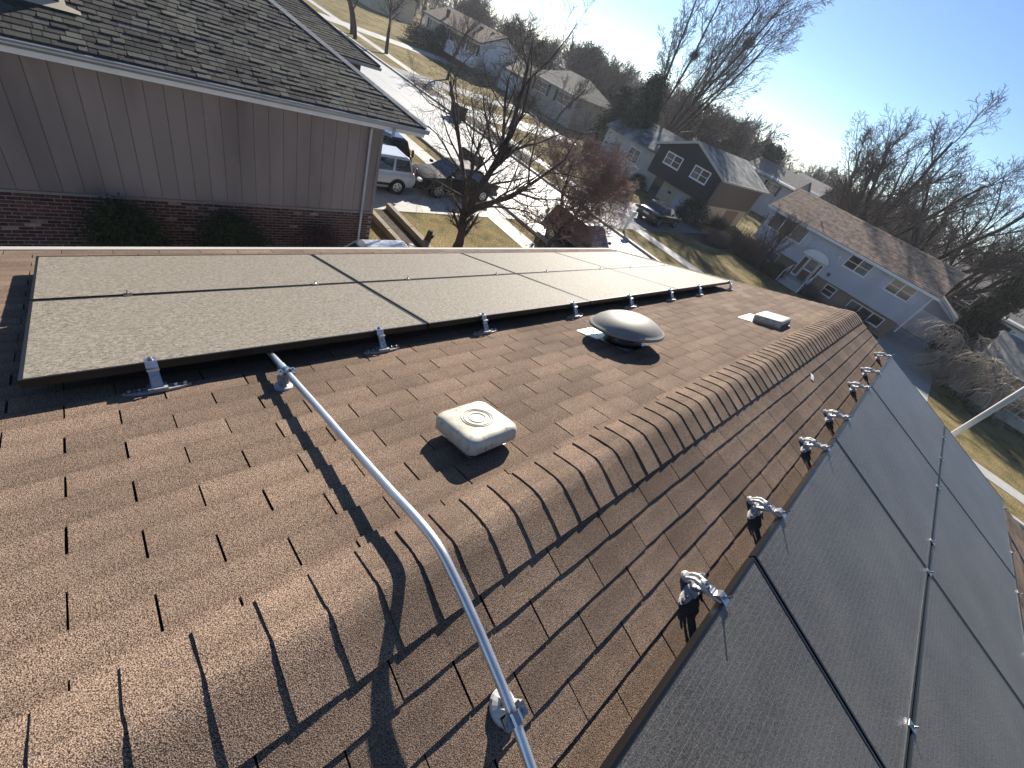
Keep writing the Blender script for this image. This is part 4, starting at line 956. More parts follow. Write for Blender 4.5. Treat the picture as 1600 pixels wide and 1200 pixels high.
# ------------------------------------------------------------------ bins and mailboxes
def bin_(x_, y_, lab, rz):
    t = thing('wheelie_bin', lab, 'bin', (x_, y_, 0.006), (0, 0, rz), 'bins standing along the street')
    b = MB(); b.loft([[(-0.24, -0.28, 0.05), (0.24, -0.28, 0.05), (0.24, 0.22, 0.05), (-0.24, 0.22, 0.05)], [(-0.31, -0.38, 0.98), (0.31, -0.38, 0.98), (0.31, 0.36, 0.98), (-0.31, 0.36, 0.98)]]); part('body', b, M['bin_black'], t, bevel=0.03)
    b = MB(); b.loft([[(-0.33, -0.40, 0.98), (0.33, -0.40, 0.98), (0.33, 0.40, 0.98), (-0.33, 0.40, 0.98)], [(-0.30, -0.34, 1.07), (0.30, -0.34, 1.07), (0.30, 0.38, 1.07), (-0.30, 0.38, 1.07)]]); part('lid', b, M['bin_black'], t, bevel=0.02)
    b = MB(); b.tube([(-0.22, 0.44, 0.98), (0.22, 0.44, 0.98)], 0.02, 6); part('handle', b, M['bin_black'], t)
    for s_ in (-1, 1):
        b = MB(); b.tube([(s_ * 0.25, 0.27, 0.12), (s_ * 0.31, 0.27, 0.12)], 0.12, 12); part('wheel', b, M['tyre'], t)
bin_(-20.9, 16.9, 'black bin at the near kerb behind the bare front tree', 0.2); bin_(-20.2, 16.95, 'black bin with open gap, right of its twin at the near kerb', -0.1)
bin_(-32.4, 23.6, 'black bin at the far kerb opposite', 0.1); bin_(-31.6, 23.65, 'black bin right of its twin at the far kerb', -0.2)
t = thing('kerb_mailbox', 'white mailbox on a post beside the dark sedan driveway', 'mailbox', (-14.0, 25.4, 0))
b = MB(); b.box(-0.06, 0.06, -0.06, 0.06, 0, 1.05); part('post', b, M['white'], t)
b = MB(); b.prism([(-0.13, -0.26, 1.05), (0.13, -0.26, 1.05), (0.13, -0.26, 1.22), (0.09, -0.26, 1.31), (0, -0.26, 1.34), (-0.09, -0.26, 1.31), (-0.13, -0.26, 1.22)], (0, 0.52, 0)); part('box', b, M['white'], t)
b = MB(); b.box(0.132, 0.145, -0.05, 0.0, 1.2, 1.4); part('flag', b, M['red_lamp'], t)

# ------------------------------------------------------------------ cars: front towards local +Y
def car(name, lab, cat, loc, rz, paint, kind, group=None):
    t = thing(name, lab, cat, loc, (0, 0, rz), group)
    if kind == 'suv':
        L_, hw, st = 4.45, 0.89, [(-2.22, .45, .80, .80), (-2.16, .34, .98, .84), (-1.6, .28, 1.02, .89), (-0.4, .24, 1.01, .89), (0.9, .24, 1.0, .89), (1.25, .26, .98, .88), (1.95, .30, .88, .84), (2.18, .36, .74, .76), (2.23, .42, .62, .70)]
        cab = (-2.10, 1.05, -1.98, -1.85, 0.35, 1.66); wb = (-1.32, 1.30); wr = 0.34
    else:
        L_, hw, st = 4.65, 0.89, [(-2.33, .42, .72, .74), (-2.25, .32, .92, .82), (-1.75, .26, .96, .87), (-0.6, .22, .94, .89), (0.8, .22, .93, .89), (1.15, .24, .90, .88), (1.9, .28, .80, .84), (2.22, .34, .66, .76), (2.32, .40, .55, .68)]
        cab = (-1.72, 0.98, -1.2, -1.15, 0.22, 1.43); wb = (-1.36, 1.36); wr = 0.325
    rings = []
    for (y_, zb, zt, w_) in st:
        h_ = zt - zb
        rings.append([(-w_ * .9, y_, zb), (-w_, y_, zb + h_ * .25), (-w_, y_, zb + h_ * .62), (-w_ * .965, y_, zb + h_ * .86), (-w_ * .86, y_, zt), (0, y_, zt + 0.025), (w_ * .86, y_, zt), (w_ * .965, y_, zb + h_ * .86), (w_, y_, zb + h_ * .62), (w_, y_, zb + h_ * .25), (w_ * .9, y_, zb)])
    b = MB(); b.loft(rings); body = part('body', b, paint, t, bevel=0.02, smooth=True)
    yb0, yf0, _, yb1, yf1, zr_ = cab; zbelt = 0.93 if kind != 'suv' else 1.0
    w0, w1 = hw * 0.92, hw * 0.72
    b = MB(); zz = zbelt - 0.04
    lo_ = [(-w0, yb0, zz), (w0, yb0, zz), (w0, yf0, zz - 0.02), (-w0, yf0, zz - 0.02)]; mid = [(-w1 - 0.03, yb1 - 0.04, zr_ - 0.07), (w1 + 0.03, yb1 - 0.04, zr_ - 0.07), (w1 + 0.03, yf1 + 0.05, zr_ - 0.07), (-w1 - 0.03, yf1 + 0.05, zr_ - 0.07)]
    hi_ = [(-w1 + 0.05, yb1 + 0.1, zr_), (w1 - 0.05, yb1 + 0.1, zr_), (w1 - 0.05, yf1 - 0.1, zr_ - 0.01), (-w1 + 0.05, yf1 - 0.1, zr_ - 0.01)]
    b.loft([lo_, mid, hi_]); part('cabin', b, paint, t, bevel=0.03, seg=2)
    def lerp(p, q, a): return tuple(p[i] + (q[i] - p[i]) * a for i in range(3))
    def pane_(c, off, name='window'):
        b = MB(); n_ = (Vector(c[1]) - Vector(c[0])).cross(Vector(c[3]) - Vector(c[0])).normalized() * off
        q = [tuple(Vector(p) + n_) for p in c]; q0 = [tuple(Vector(p) - n_ * 0.5) for p in c]
        b.loft([q0, q]); part(name, b, M['car_glass'], t)
    for s_ in (-1, 1):
        B0 = (s_ * w0, yb0, zz); F0 = (s_ * w0, yf0, zz - 0.02); B1 = (s_ * (w1 + 0.03), yb1 - 0.04, zr_ - 0.07); F1 = (s_ * (w1 + 0.03), yf1 + 0.05, zr_ - 0.07)
        cuts = [(0.04, 0.30), (0.34, 0.62), (0.66, 0.93)] if kind == 'suv' else [(0.16, 0.50), (0.54, 0.90)]
        for (a, c) in cuts:
            q = [lerp(lerp(B0, F0, a), lerp(B1, F1, max(a, 0.03)), 0.16), lerp(lerp(B0, F0, c), lerp(B1, F1, c), 0.16), lerp(lerp(B0, F0, c), lerp(B1, F1, min(c, 0.97)), 0.92), lerp(lerp(B0, F0, a), lerp(B1, F1, max(a, 0.03)), 0.92)]
            pane_(q if s_ > 0 else [q[1], q[0], q[3], q[2]], 0.012)
    def inset(q, e):
        return [lerp(lerp(q[0], q[1], e), lerp(q[3], q[2], e), 0.12), lerp(lerp(q[0], q[1], 1 - e), lerp(q[3], q[2], 1 - e), 0.12), lerp(lerp(q[0], q[1], 1 - e), lerp(q[3], q[2], 1 - e), 0.93), lerp(lerp(q[0], q[1], e), lerp(q[3], q[2], e), 0.93)]
    pane_(inset([lo_[0], lo_[1], mid[1], mid[0]], 0.07), 0.012, 'rear_window'); pane_(inset([lo_[2], lo_[3], mid[3], mid[2]], 0.05), 0.012, 'windscreen')
    for yy in wb:
        for s_ in (-1, 1):
            b = MB(); b.tube([(s_ * (hw - 0.20), yy, wr), (s_ * (hw + 0.012), yy, wr)], wr + 0.055, 20); part('wheel_arch', b, M['car_trim'], t)
            b = MB(); b.tube([(s_ * (hw - 0.21), yy, wr), (s_ * (hw + 0.0), yy, wr), (s_ * (hw + 0.02), yy, wr)], [wr, wr, wr * 0.93], 20); tw = part('wheel', b, M['tyre'], t)
            b = MB(); b.tube([(s_ * (hw + 0.008), yy, wr), (s_ * (hw + 0.026), yy, wr)], wr * 0.62, 18)
            part('rim', b, M['rim'], tw)
            b = MB()
            for k in range(5):
                a = 2 * math.pi * (k + .5) / 5; b.tube([(s_ * (hw + 0.028), yy + 0.37 * wr * math.cos(a), wr + 0.37 * wr * math.sin(a)), (s_ * (hw + 0.030), yy + 0.37 * wr * math.cos(a), wr + 0.37 * wr * math.sin(a))], wr * 0.13, 8)
            part('rim_hole', b, M['car_trim'], tw)
    yr = st[0][0]
    for s_ in (-1, 1):
        b = MB()
        if kind == 'suv': b.box(s_ * 0.76, s_ * 0.865, yr + 0.03, yr + 0.12, 0.98, 1.30)
        else: b.box(s_ * 0.50, s_ * 0.83, yr - 0.01, yr + 0.18, 0.70, 0.86)
        part('tail_light', b, M['red_lamp'], t, bevel=0.02)
        b = MB(); b.box(s_ * 0.48, s_ * 0.74, st[-1][0] - 0.14, st[-1][0] - 0.0, 0.60, 0.72); part('headlight', b, M['plate'], t, bevel=0.02)
        b = MB(); b.box(s_ * 0.90, s_ * 1.04, cab[1] - 0.28, cab[1] - 0.12, zbelt + 0.02, zbelt + 0.15); part('mirror', b, paint, t, bevel=0.03)
        b = MB(); b.box(s_ * (hw - 0.005), s_ * (hw + 0.012), -1.7, 1.9, 0.40, 0.50); b.box(s_ * (hw + 0.0), s_ * (hw + 0.016), -0.35, -0.2, 0.76, 0.79); part('side_trim', b, M['car_trim'], t)
    b = MB(); b.box(-0.82, 0.82, yr - 0.06, yr + 0.1, 0.34, 0.56); part('rear_bumper', b, M['car_trim'] if kind == 'suv' else paint, t, bevel=0.03)
    b = MB(); b.box(-0.26, 0.26, yr - 0.075, yr - 0.06, 0.60, 0.74) if kind != 'suv' else b.box(-0.26, 0.26, yr - 0.015, yr + 0.01, 0.74, 0.88); part('plate', b, M['plate'], t)
    return t
car('parked_suv', 'white sport utility vehicle parked nose in beside the taupe house', 'car', (-17.05, 8.6, 0.02), math.pi, M['car_white'], 'suv').scale = (0.94, 0.98, 0.90)
car('parked_car', 'dark car partly hidden behind the white vehicle on the driveway', 'car', (-18.95, 9.4, 0.02), math.pi, M['car_black'], 'suv')
car('parked_car', 'dark grey sedan on the driveway seen through the bare front tree', 'car', (-17.1, 13.35, 0.02), math.pi, M['car_grey'], 'sedan')
car('parked_car', 'dark blue sedan parked before the navy house garage', 'car', (-15.75, 32.4, 0.02), 0.03, M['car_black'], 'sedan')
car('parked_car', 'black car along the near kerb cut off by the roof edge', 'car', (-11.2, 17.35, 0.006), -math.pi / 2, M['car_black'], 'suv')
car('parked_car', 'white car peeking over the roof edge beside the brick corner', 'car', (-9.17, 6.3, 0.0), 0.0, M['car_white'], 'sedan')

# ------------------------------------------------------------------ bare trees
def grow_tree(seed, levels, trunk, wig=0.12, gravity=0.0, hook=None):
    """trunk: list of (start, direction, length, radius). levels: (children, length ratio, angle, first position, segments, upward pull)
    returns list per level of (points, radii)"""
    R_ = np.random.RandomState(seed); out = [[] for _ in range(len(levels) + 1)]
    def branch(p, d, L_, r, lv):
        up = levels[lv - 1][5] if lv > 0 else 0.12
        ns = (7, 6, 5, 4, 3, 3, 2)[min(lv, 6)]
        P = [np.array(p, float)]; rr = [r]; d = np.array(d, float); d /= np.linalg.norm(d)
        for i in range(ns):
            d = d + R_.normal(0, wig, 3) + np.array([0, 0, up]) * (1.0 / ns) * 2; d /= np.linalg.norm(d)
            P.append(P[-1] + d * L_ / ns); rr.append(r * (1 - (i + 1) / ns * (0.62 if lv < 2 else 0.72)))
        out[lv].append((np.array(P), np.array(rr)))
        if lv >= len(levels): return
        n_, ratio, ang, t0, _, _ = levels[lv]
        n_ = max(1, int(round(n_ * R_.uniform(0.75, 1.25)))); az = R_.uniform(0, 6.28)
        for k in range(n_):
            t_ = t0 + (1 - t0) * (k + R_.uniform(0.1, 0.9)) / n_; i = min(int(t_ * ns), ns - 1); q = t_ * ns - i
            pos = P[i] * (1 - q) + P[i + 1] * q; dd = (P[i + 1] - P[i]); dd /= np.linalg.norm(dd)
            az += 2.4 + R_.normal(0, 0.5); a = ang * R_.uniform(0.65, 1.3)
            u = np.cross(dd, [0.3, 0.2, 1.0]); u /= np.linalg.norm(u) + 1e-9; v_ = np.cross(dd, u)
            nd = dd * math.cos(a) + (u * math.cos(az) + v_ * math.sin(az)) * math.sin(a)
            rl = (rr[i] * (1 - q) + rr[i + 1] * q)
            branch(pos, nd, L_ * ratio * (1.15 - 0.55 * t_) * R_.uniform(0.7, 1.2), rl * R_.uniform(0.45, 0.68), lv + 1)
    for (p, d, L_, r) in trunk: branch(p, d, L_, r, 0)
    return out
def tubes_np(branches, sides, minr=0.0, rscale=1.0):
    Vs, Fs = [], []; o = 0
    ang = np.arange(sides) * 2 * np.pi / sides; ca, sa = np.cos(ang), np.sin(ang)
    for P, r in branches:
        k = len(P); d = np.gradient(P, axis=0); d /= np.linalg.norm(d, axis=1)[:, None] + 1e-9
        ref = np.array([0.13, 0.31, 0.94]) if abs(d[0, 2]) < 0.9 else np.array([1.0, 0.1, 0.0])
        a = np.cross(d, ref); a /= np.linalg.norm(a, axis=1)[:, None] + 1e-9; b_ = np.cross(d, a)
        rr = np.maximum(r * rscale, minr)[:, None, None]
        V = P[:, None, :] + (a[:, None, :] * ca[None, :, None] + b_[:, None, :] * sa[None, :, None]) * rr
        Vs.append(V.reshape(-1, 3))
        i = np.arange(k - 1)[:, None] * sides; j = np.arange(sides)[None, :]; j2 = (j + 1) % sides
        Fs.append(np.stack([i + j, i + j2, i + sides + j2, i + sides + j], -1).reshape(-1, 4) + o); o += k * sides
    return np.concatenate(Vs), np.concatenate(Fs)
def tree_meshes(seed, levels, trunk, split, bark, twig, minr, wig=0.12, trunk_sides=9):
    out = grow_tree(seed, levels, trunk, wig)
    V, F = tubes_np([b_ for l in out[:split] for b_ in l], trunk_sides, minr); tm = np_mesh('trunk', V, F, M[bark], True)
    V, F = tubes_np([b_ for l in out[split:] for b_ in l], 3, minr); cm = np_mesh('crown', V, F, M[twig], False)
    return tm, cm
def put_tree(meshes, lab, cat, name, loc, rz=0.0, sc=1.0, group=None, tilt=(0, 0)):
    t = thing(name, lab, cat, loc, (tilt[0], tilt[1], rz), group); t.scale = (sc, sc, sc) if not hasattr(sc, '__len__') else sc
    link('trunk', meshes[0], t); link('crown', meshes[1], t); return t

# foreground front-yard tree, several limbs from a low fork
fg = tree_meshes(11, [(7, 0.60, 0.75, 0.18, 5, 0.18), (7, 0.56, 0.75, 0.12, 4, 0.12), (6, 0.62, 0.7, 0.1, 3, 0.05), (3, 0.65, 0.6, 0.12, 3, 0.02)],
                 [((0, 0, 0), (0.02, 0.02, 1), 1.5, 0.17), ((0, 0, 1.25), (-0.62, 0.05, 0.9), 3.6, 0.085), ((0.02, 0.02, 1.4), (0.12, 0.25, 1.0), 4.3, 0.11), ((0, 0.04, 1.35), (0.55, 0.55, 0.75), 3.5, 0.085),
                  ((0, 0, 1.3), (0.25, -0.65, 0.9), 3.2, 0.075), ((0, 0, 1.2), (0.1, 0.95, 0.42), 3.1, 0.075), ((0, 0, 1.3), (-0.35, 0.55, 1.0), 3.9, 0.08)], 2, 'bark', 'twig', 0.0034)
put_tree(fg, 'bare many limbed tree in the front lawn just past the roof edge', 'tree', 'bare_tree', (-11.8, 10.3, 0), 0, 1.15)
n_ = thing('bird_nest', 'dark twig clump caught in the upper fork of the front tree', 'nest', (-11.5, 10.9, 3.9))
Rn = np.random.RandomState(5); V = []; br_ = []
for k in range(260):
    c = Rn.normal(0, 0.13, 3) * np.array([1, 1, 0.8]); d = Rn.normal(0, 1, 3); d /= np.linalg.norm(d); br_.append((np.array([c - d * 0.16, c + Rn.normal(0, .02, 3), c + d * 0.16]), np.array([.006, .006, .005])))
V, F = tubes_np(br_, 3); link('twigs', np_mesh('twigs', V, F, M['nest']), n_)

# dense reddish street tree
red = tree_meshes(23, [(10, 0.75, 0.9, 0.12, 4, 0.14), (9, 0.62, 0.8, 0.1, 4, 0.08), (8, 0.62, 0.75, 0.1, 3, 0.03), (5, 0.6, 0.7, 0.1, 2, 0.0)],
                  [((0, 0, 0), (0.02, 0, 1), 2.6, 0.12), ((0, 0, 1.6), (0.2, 0.3, 1), 2.3, 0.07), ((0, 0, 1.5), (-0.35, -0.2, 1), 2.3, 0.07)], 1, 'bark', 'twig_red', 0.006, 0.14)
put_tree(red, 'dense reddish twiggy street tree at the near kerb', 'tree', 'bare_tree', (-11.6, 15.45, 0), 0, 1.12)

# tall vase-shaped pair behind the navy house
tall = tree_meshes(31, [(10, 0.36, 0.55, 0.22, 5, 0.10), (7, 0.52, 0.6, 0.15, 4, 0.08), (6, 0.58, 0.65, 0.12, 3, 0.06), (3, 0.6, 0.6, 0.1, 2, 0.02)],
                   [((0, 0, 0), (0.02, 0.0, 1), 3.0, 0.42), ((0, 0, 2.2), (0.20, 0.08, 1), 15.5, 0.20), ((0.05, 0, 2.4), (0.38, -0.1, 1), 15.5, 0.18), ((0, 0, 2.4), (0.03, 0.2, 1), 15, 0.15), ((0.1, 0, 2.0), (0.56, 0.1, 1.0), 14, 0.15), ((0.1, 0, 2.3), (0.29, 0.22, 1), 15, 0.15)], 1, 'bark', 'twig_far', 0.012, 0.055)
put_tree(tall, 'very tall bare tree fanning to the right behind the navy house', 'tree', 'bare_tree', (-30.9, 52.0, 0))
tall2 = tree_meshes(37, [(10, 0.30, 0.55, 0.22, 5, 0.15), (7, 0.46, 0.6, 0.15, 4, 0.12), (6, 0.46, 0.65, 0.12, 3, 0.1), (5, 0.5, 0.6, 0.1, 2, 0.02)],
                    [((0, 0, 0), (-0.02, 0.0, 1), 5.0, 0.36), ((0, 0, 4.6), (-0.12, 0.05, 1), 13, 0.17), ((0, 0, 4.5), (0.10, 0.0, 1), 13, 0.16), ((0, 0, 5), (-0.35, 0.1, 1), 9, 0.1)], 1, 'bark', 'twig_far', 0.012, 0.06)
put_tree(tall2, 'tall bare tree with an upright trunk beside the dark conifer', 'tree', 'bare_tree', (-31.6, 50.0, 0))
for (x_, y_, z_, lab) in ((-32.0, 52.2, 11.8, 'round twig ball nest left of centre in the tall bare tree'), (-26.8, 52.0, 14.2, 'round twig ball nest on the right of the tall bare tree')):
    q = thing('squirrel_nest', lab, 'nest', (x_, y_, z_), group='leaf nests in the tall tree'); o_ = link('twigs', n_.children[0].data, q); o_.scale = (2.0, 2.0, 2.0)

# spreading tree cluster behind the grey house
sp = tree_meshes(41, [(9, 0.52, 0.6, 0.2, 5, 0.12), (8, 0.54, 0.65, 0.15, 4, 0.08), (7, 0.56, 0.7, 0.1, 3, 0.03), (3, 0.6, 0.65, 0.1, 2, 0.0)],
                 [((0, 0, 0), (0, 0, 1), 2.5, 0.45), ((-0.3, 0, 1.6), (-0.62, 0.1, 1), 9.0, 0.26), ((0, 0, 2.2), (-0.32, -0.1, 1), 10.5, 0.27), ((0.2, 0, 2.2), (0.05, 0.2, 1), 11, 0.26), ((0.3, 0, 1.9), (0.45, 0.0, 1), 10.5, 0.24)], 1, 'bark', 'twig_far', 0.012, 0.10)
put_tree(sp, 'big spreading bare tree rising behind the tan roof of the grey house', 'tree', 'bare_tree', (-6.6, 55.0, 0), 0.0, 1.0)
sp2 = tree_meshes(43, [(9, 0.55, 0.5, 0.2, 5, 0.2), (8, 0.5, 0.6, 0.18, 4, 0.15), (7, 0.46, 0.65, 0.12, 3, 0.08), (5, 0.5, 0.6, 0.1, 2, 0.0)],
                  [((0, 0, 0), (0.1, 0, 1), 2.6, 0.40), ((0, 0, 1.9), (-0.25, 0.1, 1), 10, 0.24), ((0.1, 0, 2.2), (0.22, -0.1, 1), 11, 0.25), ((0.2, 0, 2.2), (0.7, 0.2, 1), 10, 0.22), ((0.0, 0.2, 2.3), (0.0, 0.5, 1), 10, 0.2)], 1, 'bark', 'twig_far', 0.012, 0.10)
put_tree(sp2, 'big bare tree leaning out at the right edge behind the grey house', 'tree', 'bare_tree', (-1.2, 56.5, 0), 0.3, 0.98)
put_tree(sp2, 'third big bare tree behind the left half of the tan roof', 'tree', 'bare_tree', (-9.5, 60.0, 0), 4.4, 0.85)
put_tree(sp, 'bare tree with low limbs between the dark deck house and the tan roof', 'tree', 'bare_tree', (2.4, 60.0, 0), 2.3, 0.85)

# small trees
small = tree_meshes(53, [(6, 0.6, 0.45, 0.2, 4, 0.3), (6, 0.5, 0.5, 0.2, 3, 0.2), (5, 0.5, 0.55, 0.1, 3, 0.1), (3, .5, .5, .1, 2, 0)],
                    [((0, 0, 0), (0.03, 0, 1), 0.8, 0.09)] + [((0, 0, 0.3), (0.35 * math.cos(a), 0.35 * math.sin(a), 1), 2.9, 0.05) for a in (0.3, 1.6, 2.9, 4.1, 5.3)], 1, 'bark', 'twig', 0.007, 0.1)
put_tree(small, 'small multi stemmed bare tree before the left windows of the grey house', 'tree', 'bare_tree', (-8.6, 37.4, 0), 0, 1.12)
yard = tree_meshes(59, [(9, 0.55, 0.6, 0.3, 5, 0.25), (7, 0.5, 0.6, 0.15, 4, 0.15), (6, 0.5, 0.6, 0.1, 3, 0.1), (4, .5, .5, .1, 2, 0)],
                   [((0, 0, 0), (0.02, 0, 1), 5.2, 0.16)], 1, 'bark', 'twig', 0.010, 0.08)
for (x_, y_, s_, r_, lab) in ((-52.5, 27.5, 1.25, 0, 'bare tree in the lawn left of the white house with a long shadow'), (-55.5, 25.3, 1.35, 1.2, 'bare street tree at the upper left, left of its neighbour by the pavement'), (-58.0, 26.0, 1.3, 2.4, 'bare street tree at the upper left edge by the pavement'),
                              (-49, 33.5, 1.1, 3.3, 'bare tree by the walk in front of the white house'), (-40.5, 44, 1.0, 4.0, 'bare yard tree at the right end of the olive house'), (-24.3, 54, 1.2, 0.8, 'bare tree peeking over the navy house roof ridge'), (-9.8, 62, 1.0, 2.1, 'bare tree behind the reddish board fence')):
    put_tree(yard, lab, 'tree', 'bare_tree', (x_, y_, 0), r_, s_)

# weeping tree by the beige house
def weeping(seed):
    R_ = np.random.RandomState(seed); limbs = []; tw = []
    def path(p, d, L_, r, ns, grav, w_):
        P = [np.array(p, float)]; rr = [r]; d = np.array(d, float); d /= np.linalg.norm(d)
        for i in range(ns):
            d = d + R_.normal(0, w_, 3) + np.array([0, 0, -grav / ns]); d /= np.linalg.norm(d); P.append(P[-1] + d * L_ / ns); rr.append(r * (1 - 0.75 * (i + 1) / ns))
        return np.array(P), np.array(rr)
    tr = path((0, 0, 0), (-0.1, 0.25, 1), 1.3, 0.22, 5, 0.0, 0.2); limbs.append(tr)
    for k in range(9):
        a = 6.28 * k / 9 + R_.uniform(-.3, .3); l = path(tr[0][-1 - (k % 2)], (math.cos(a), math.sin(a), R_.uniform(0.45, 1.1)), R_.uniform(2.6, 4.2), 0.085, 8, 0.8, 0.22); limbs.append(l)
        for j in range(22):
            q = l[0][R_.randint(2, 9)]; a2 = R_.uniform(0, 6.28); m_ = path(q, (math.cos(a2), math.sin(a2), 0.5), R_.uniform(0.8, 1.6), 0.02, 6, 2.0, 0.2); tw.append(m_)
            for i in range(16):
                q2 = m_[0][R_.randint(1, 7)]; a3 = R_.uniform(0, 6.28); tw.append(path(q2, (math.cos(a3), math.sin(a3), 0.2), R_.uniform(0.4, 0.95), 0.008, 5, 1.8, 0.18))
    V, F = tubes_np(limbs, 8, 0.01); tm = np_mesh('trunk', V, F, M['bark'], True); V, F = tubes_np(tw, 3, 0.007); return tm, np_mesh('crown', V, F, M['twig_pale'])
wp = weeping(3)
put_tree(wp, 'pale weeping bare tree with a crooked trunk before the beige house', 'tree', 'weeping_tree', (6.7, 38.3, 0), 0, (1.2, 1.1, 1.45))

# far woodland: low-detail bare trees, each one a thing
FARL = [(9, 0.55, 0.6, 0.25, 5, 0.22), (7, 0.5, 0.65, 0.15, 4, 0.12), (6, 0.5, 0.6, 0.1, 3, 0.05)]
far_p = [tree_meshes(70 + k, FARL, [((0, 0, 0), (0.03, 0, 1), 3.0, 0.2), ((0, 0, 2), (0.3, 0.1, 1), 5.5, 0.12), ((0, 0, 2), (-0.3, 0.15, 1), 5.5, 0.12), ((0, 0, 2.2), (0.0, -0.3, 1), 6, 0.12)], 1, 'bark', 'twig_far', 0.026, 0.1, 5) for k in range(5)]
Rf = random.Random(99); made = 0
def wood(n_, az0, az1, r0, r1, s0, s1, lab, group):
    global made
    k = 0
    while k < n_:
        a = rad(Rf.uniform(az0, az1)); r_ = math.sqrt(Rf.uniform(r0 ** 2, r1 ** 2)); x_, y_ = -math.sin(a) * r_, math.cos(a) * r_
        k += 1
        if y_ < 56 and x_ > -95: continue
        if any(x0 - 2 < x_ < x1 + 2 and y0 - 2 < y_ < y1 + 2 for (x0, x1, y0, y1) in ((-28, -18, 70, 90), (0, 14, 60, 76), (-86, -72, 78, 91), (-68, -55, 76, 89), (-58, -40, 46, 58), (-113, -96, 45, 57))): continue
        put_tree(far_p[made % 5], lab, 'tree', 'bare_tree', (x_, y_, 0), Rf.uniform(0, 6.28), Rf.uniform(s0, s1), group); made += 1
wood(52, 47, 66, 78, 150, 0.75, 1.1, 'bare tree in the far wood on the left skyline', 'bare trees on the left skyline')
wood(74, 26, 47, 66, 150, 0.8, 1.15, 'bare tree in the far wood behind the houses in the middle', 'bare trees of the middle skyline')
wood(60, 6, 26, 72, 150, 0.75, 1.12, 'bare tree in the far wood beyond the navy house', 'bare trees beyond the navy house')
wood(48, -22, 6, 66, 140, 0.75, 1.1, 'bare tree in the far wood beyond the grey house', 'bare trees beyond the grey house')
# far brush that reads as one mass
Rb = np.random.RandomState(8); br_ = []
for k in range(15000):
    a = math.radians(Rb.uniform(-24, 66)); r_ = math.sqrt(Rb.uniform(88 ** 2, 190 ** 2)); x_, y_ = -math.sin(a) * r_, math.cos(a) * r_
    if y_ < 62: continue
    z_ = Rb.uniform(0, 5.5); d = Rb.normal(0, 0.5, 3) + np.array([0, 0, 0.8]); d /= np.linalg.norm(d); L_ = Rb.uniform(0.8, 2.2); p = np.array([x_, y_, z_])
    br_.append((np.array([p, p + d * L_ * .5 + Rb.normal(0, .1, 3), p + d * L_]), np.array([0.05, 0.04, 0.03])))
V, F = tubes_np(br_, 3); tag(link('far_brush', np_mesh('far_brush', V, F, M['twig_far'])), 'tangled brown undergrowth filling the far wood', 'brush', kind='stuff')

# ------------------------------------------------------------------ evergreens and shrubs: clumps of small leaf faces
def leaf_cloud(seed, n_, shape, leaf, m, droop=0.0, clump=0.16, nclump=None):
    R_ = np.random.RandomState(seed); nclump = nclump or max(12, n_ // 40); C_ = []
    while len(C_) < nclump:
        p = R_.uniform(-1, 1, 3); p[2] = R_.uniform(0, 1); rmax = shape(p[2]); q = math.hypot(p[0], p[1])
        if q < 1 and q > R_.uniform(0, 1) * 0.75: C_.append((p[0] * rmax, p[1] * rmax, p[2]))
    C_ = np.array(C_); idx = R_.randint(0, nclump, n_); P = C_[idx] + R_.normal(0, 1, (n_, 3)) * clump * np.array([1, 1, 0.55])
    P[:, 2] = np.abs(P[:, 2])
    out = P * np.array([1, 1, 0.2]); out[:, 2] += -droop; out /= np.linalg.norm(out, axis=1)[:, None] + 1e-6
    d = out + R_.normal(0, 0.5, (n_, 3)); d /= np.linalg.norm(d, axis=1)[:, None]; s_ = np.cross(d, R_.normal(0, 1, (n_, 3))); s_ /= np.linalg.norm(s_, axis=1)[:, None] + 1e-6
    ln = leaf[0] * R_.uniform(0.6, 1.3, (n_, 1)); wd = leaf[1] * R_.uniform(0.6, 1.3, (n_, 1))
    V = np.stack([P - s_ * wd, P + s_ * wd, P + d * ln + s_ * wd * .25, P + d * ln - s_ * wd * .25], 1).reshape(-1, 3)
    F = np.arange(n_ * 4).reshape(-1, 4); return np_mesh('foliage', V, F, m)
def evergreen(name, lab, cat, loc, hgt, wid, seed, n_, leaf, m, shape, clump=0.1, droop=0.3, nclump=None, group=None, tilt=(0, 0)):
    t = thing(name, lab, cat, loc, (tilt[0], tilt[1], 0), group)
    me = leaf_cloud(seed, n_, lambda z: shape(z) * wid / hgt, (leaf[0] / hgt, leaf[1] / hgt), M[m], droop, clump * wid / hgt, nclump); o_ = link('foliage', me, t); o_.scale = (hgt, hgt, hgt)
    b = MB(); b.tube([(0, 0, 0), (0.02 * hgt * .3, 0, hgt * 0.45), (0, 0, hgt * 0.9)], [0.03 * hgt ** .8, 0.02 * hgt ** .8, 0.008], 7); part('trunk', b, M['bark'], t); return t
cone = lambda z: (1 - z) ** 0.75 * 1.0 + 0.04
egg = lambda z: math.sqrt(max(0, 1 - (2 * z - 0.85) ** 2 / 1.4)) if z < 0.98 else 0.15
dome = lambda z: math.sqrt(max(0.02, 1 - z * z))
column = lambda z: (0.75 + 0.25 * math.sin(z * 3)) * (1 if z < 0.75 else max(0.08, (1 - z) / 0.25))
evergreen('conifer', 'tall dark conifer left of the navy house', 'conifer', (-29.6, 44.5, 0), 8.6, 2.5, 1, 15000, (0.30, 0.05), 'needle', cone, 0.16, nclump=420)
evergreen('conifer', 'shorter dark conifer leaning on the tall one left of the navy house', 'conifer', (-33.0, 45.5, 0), 6.6, 2.4, 2, 11000, (0.30, 0.05), 'needle', cone, 0.16, nclump=300)
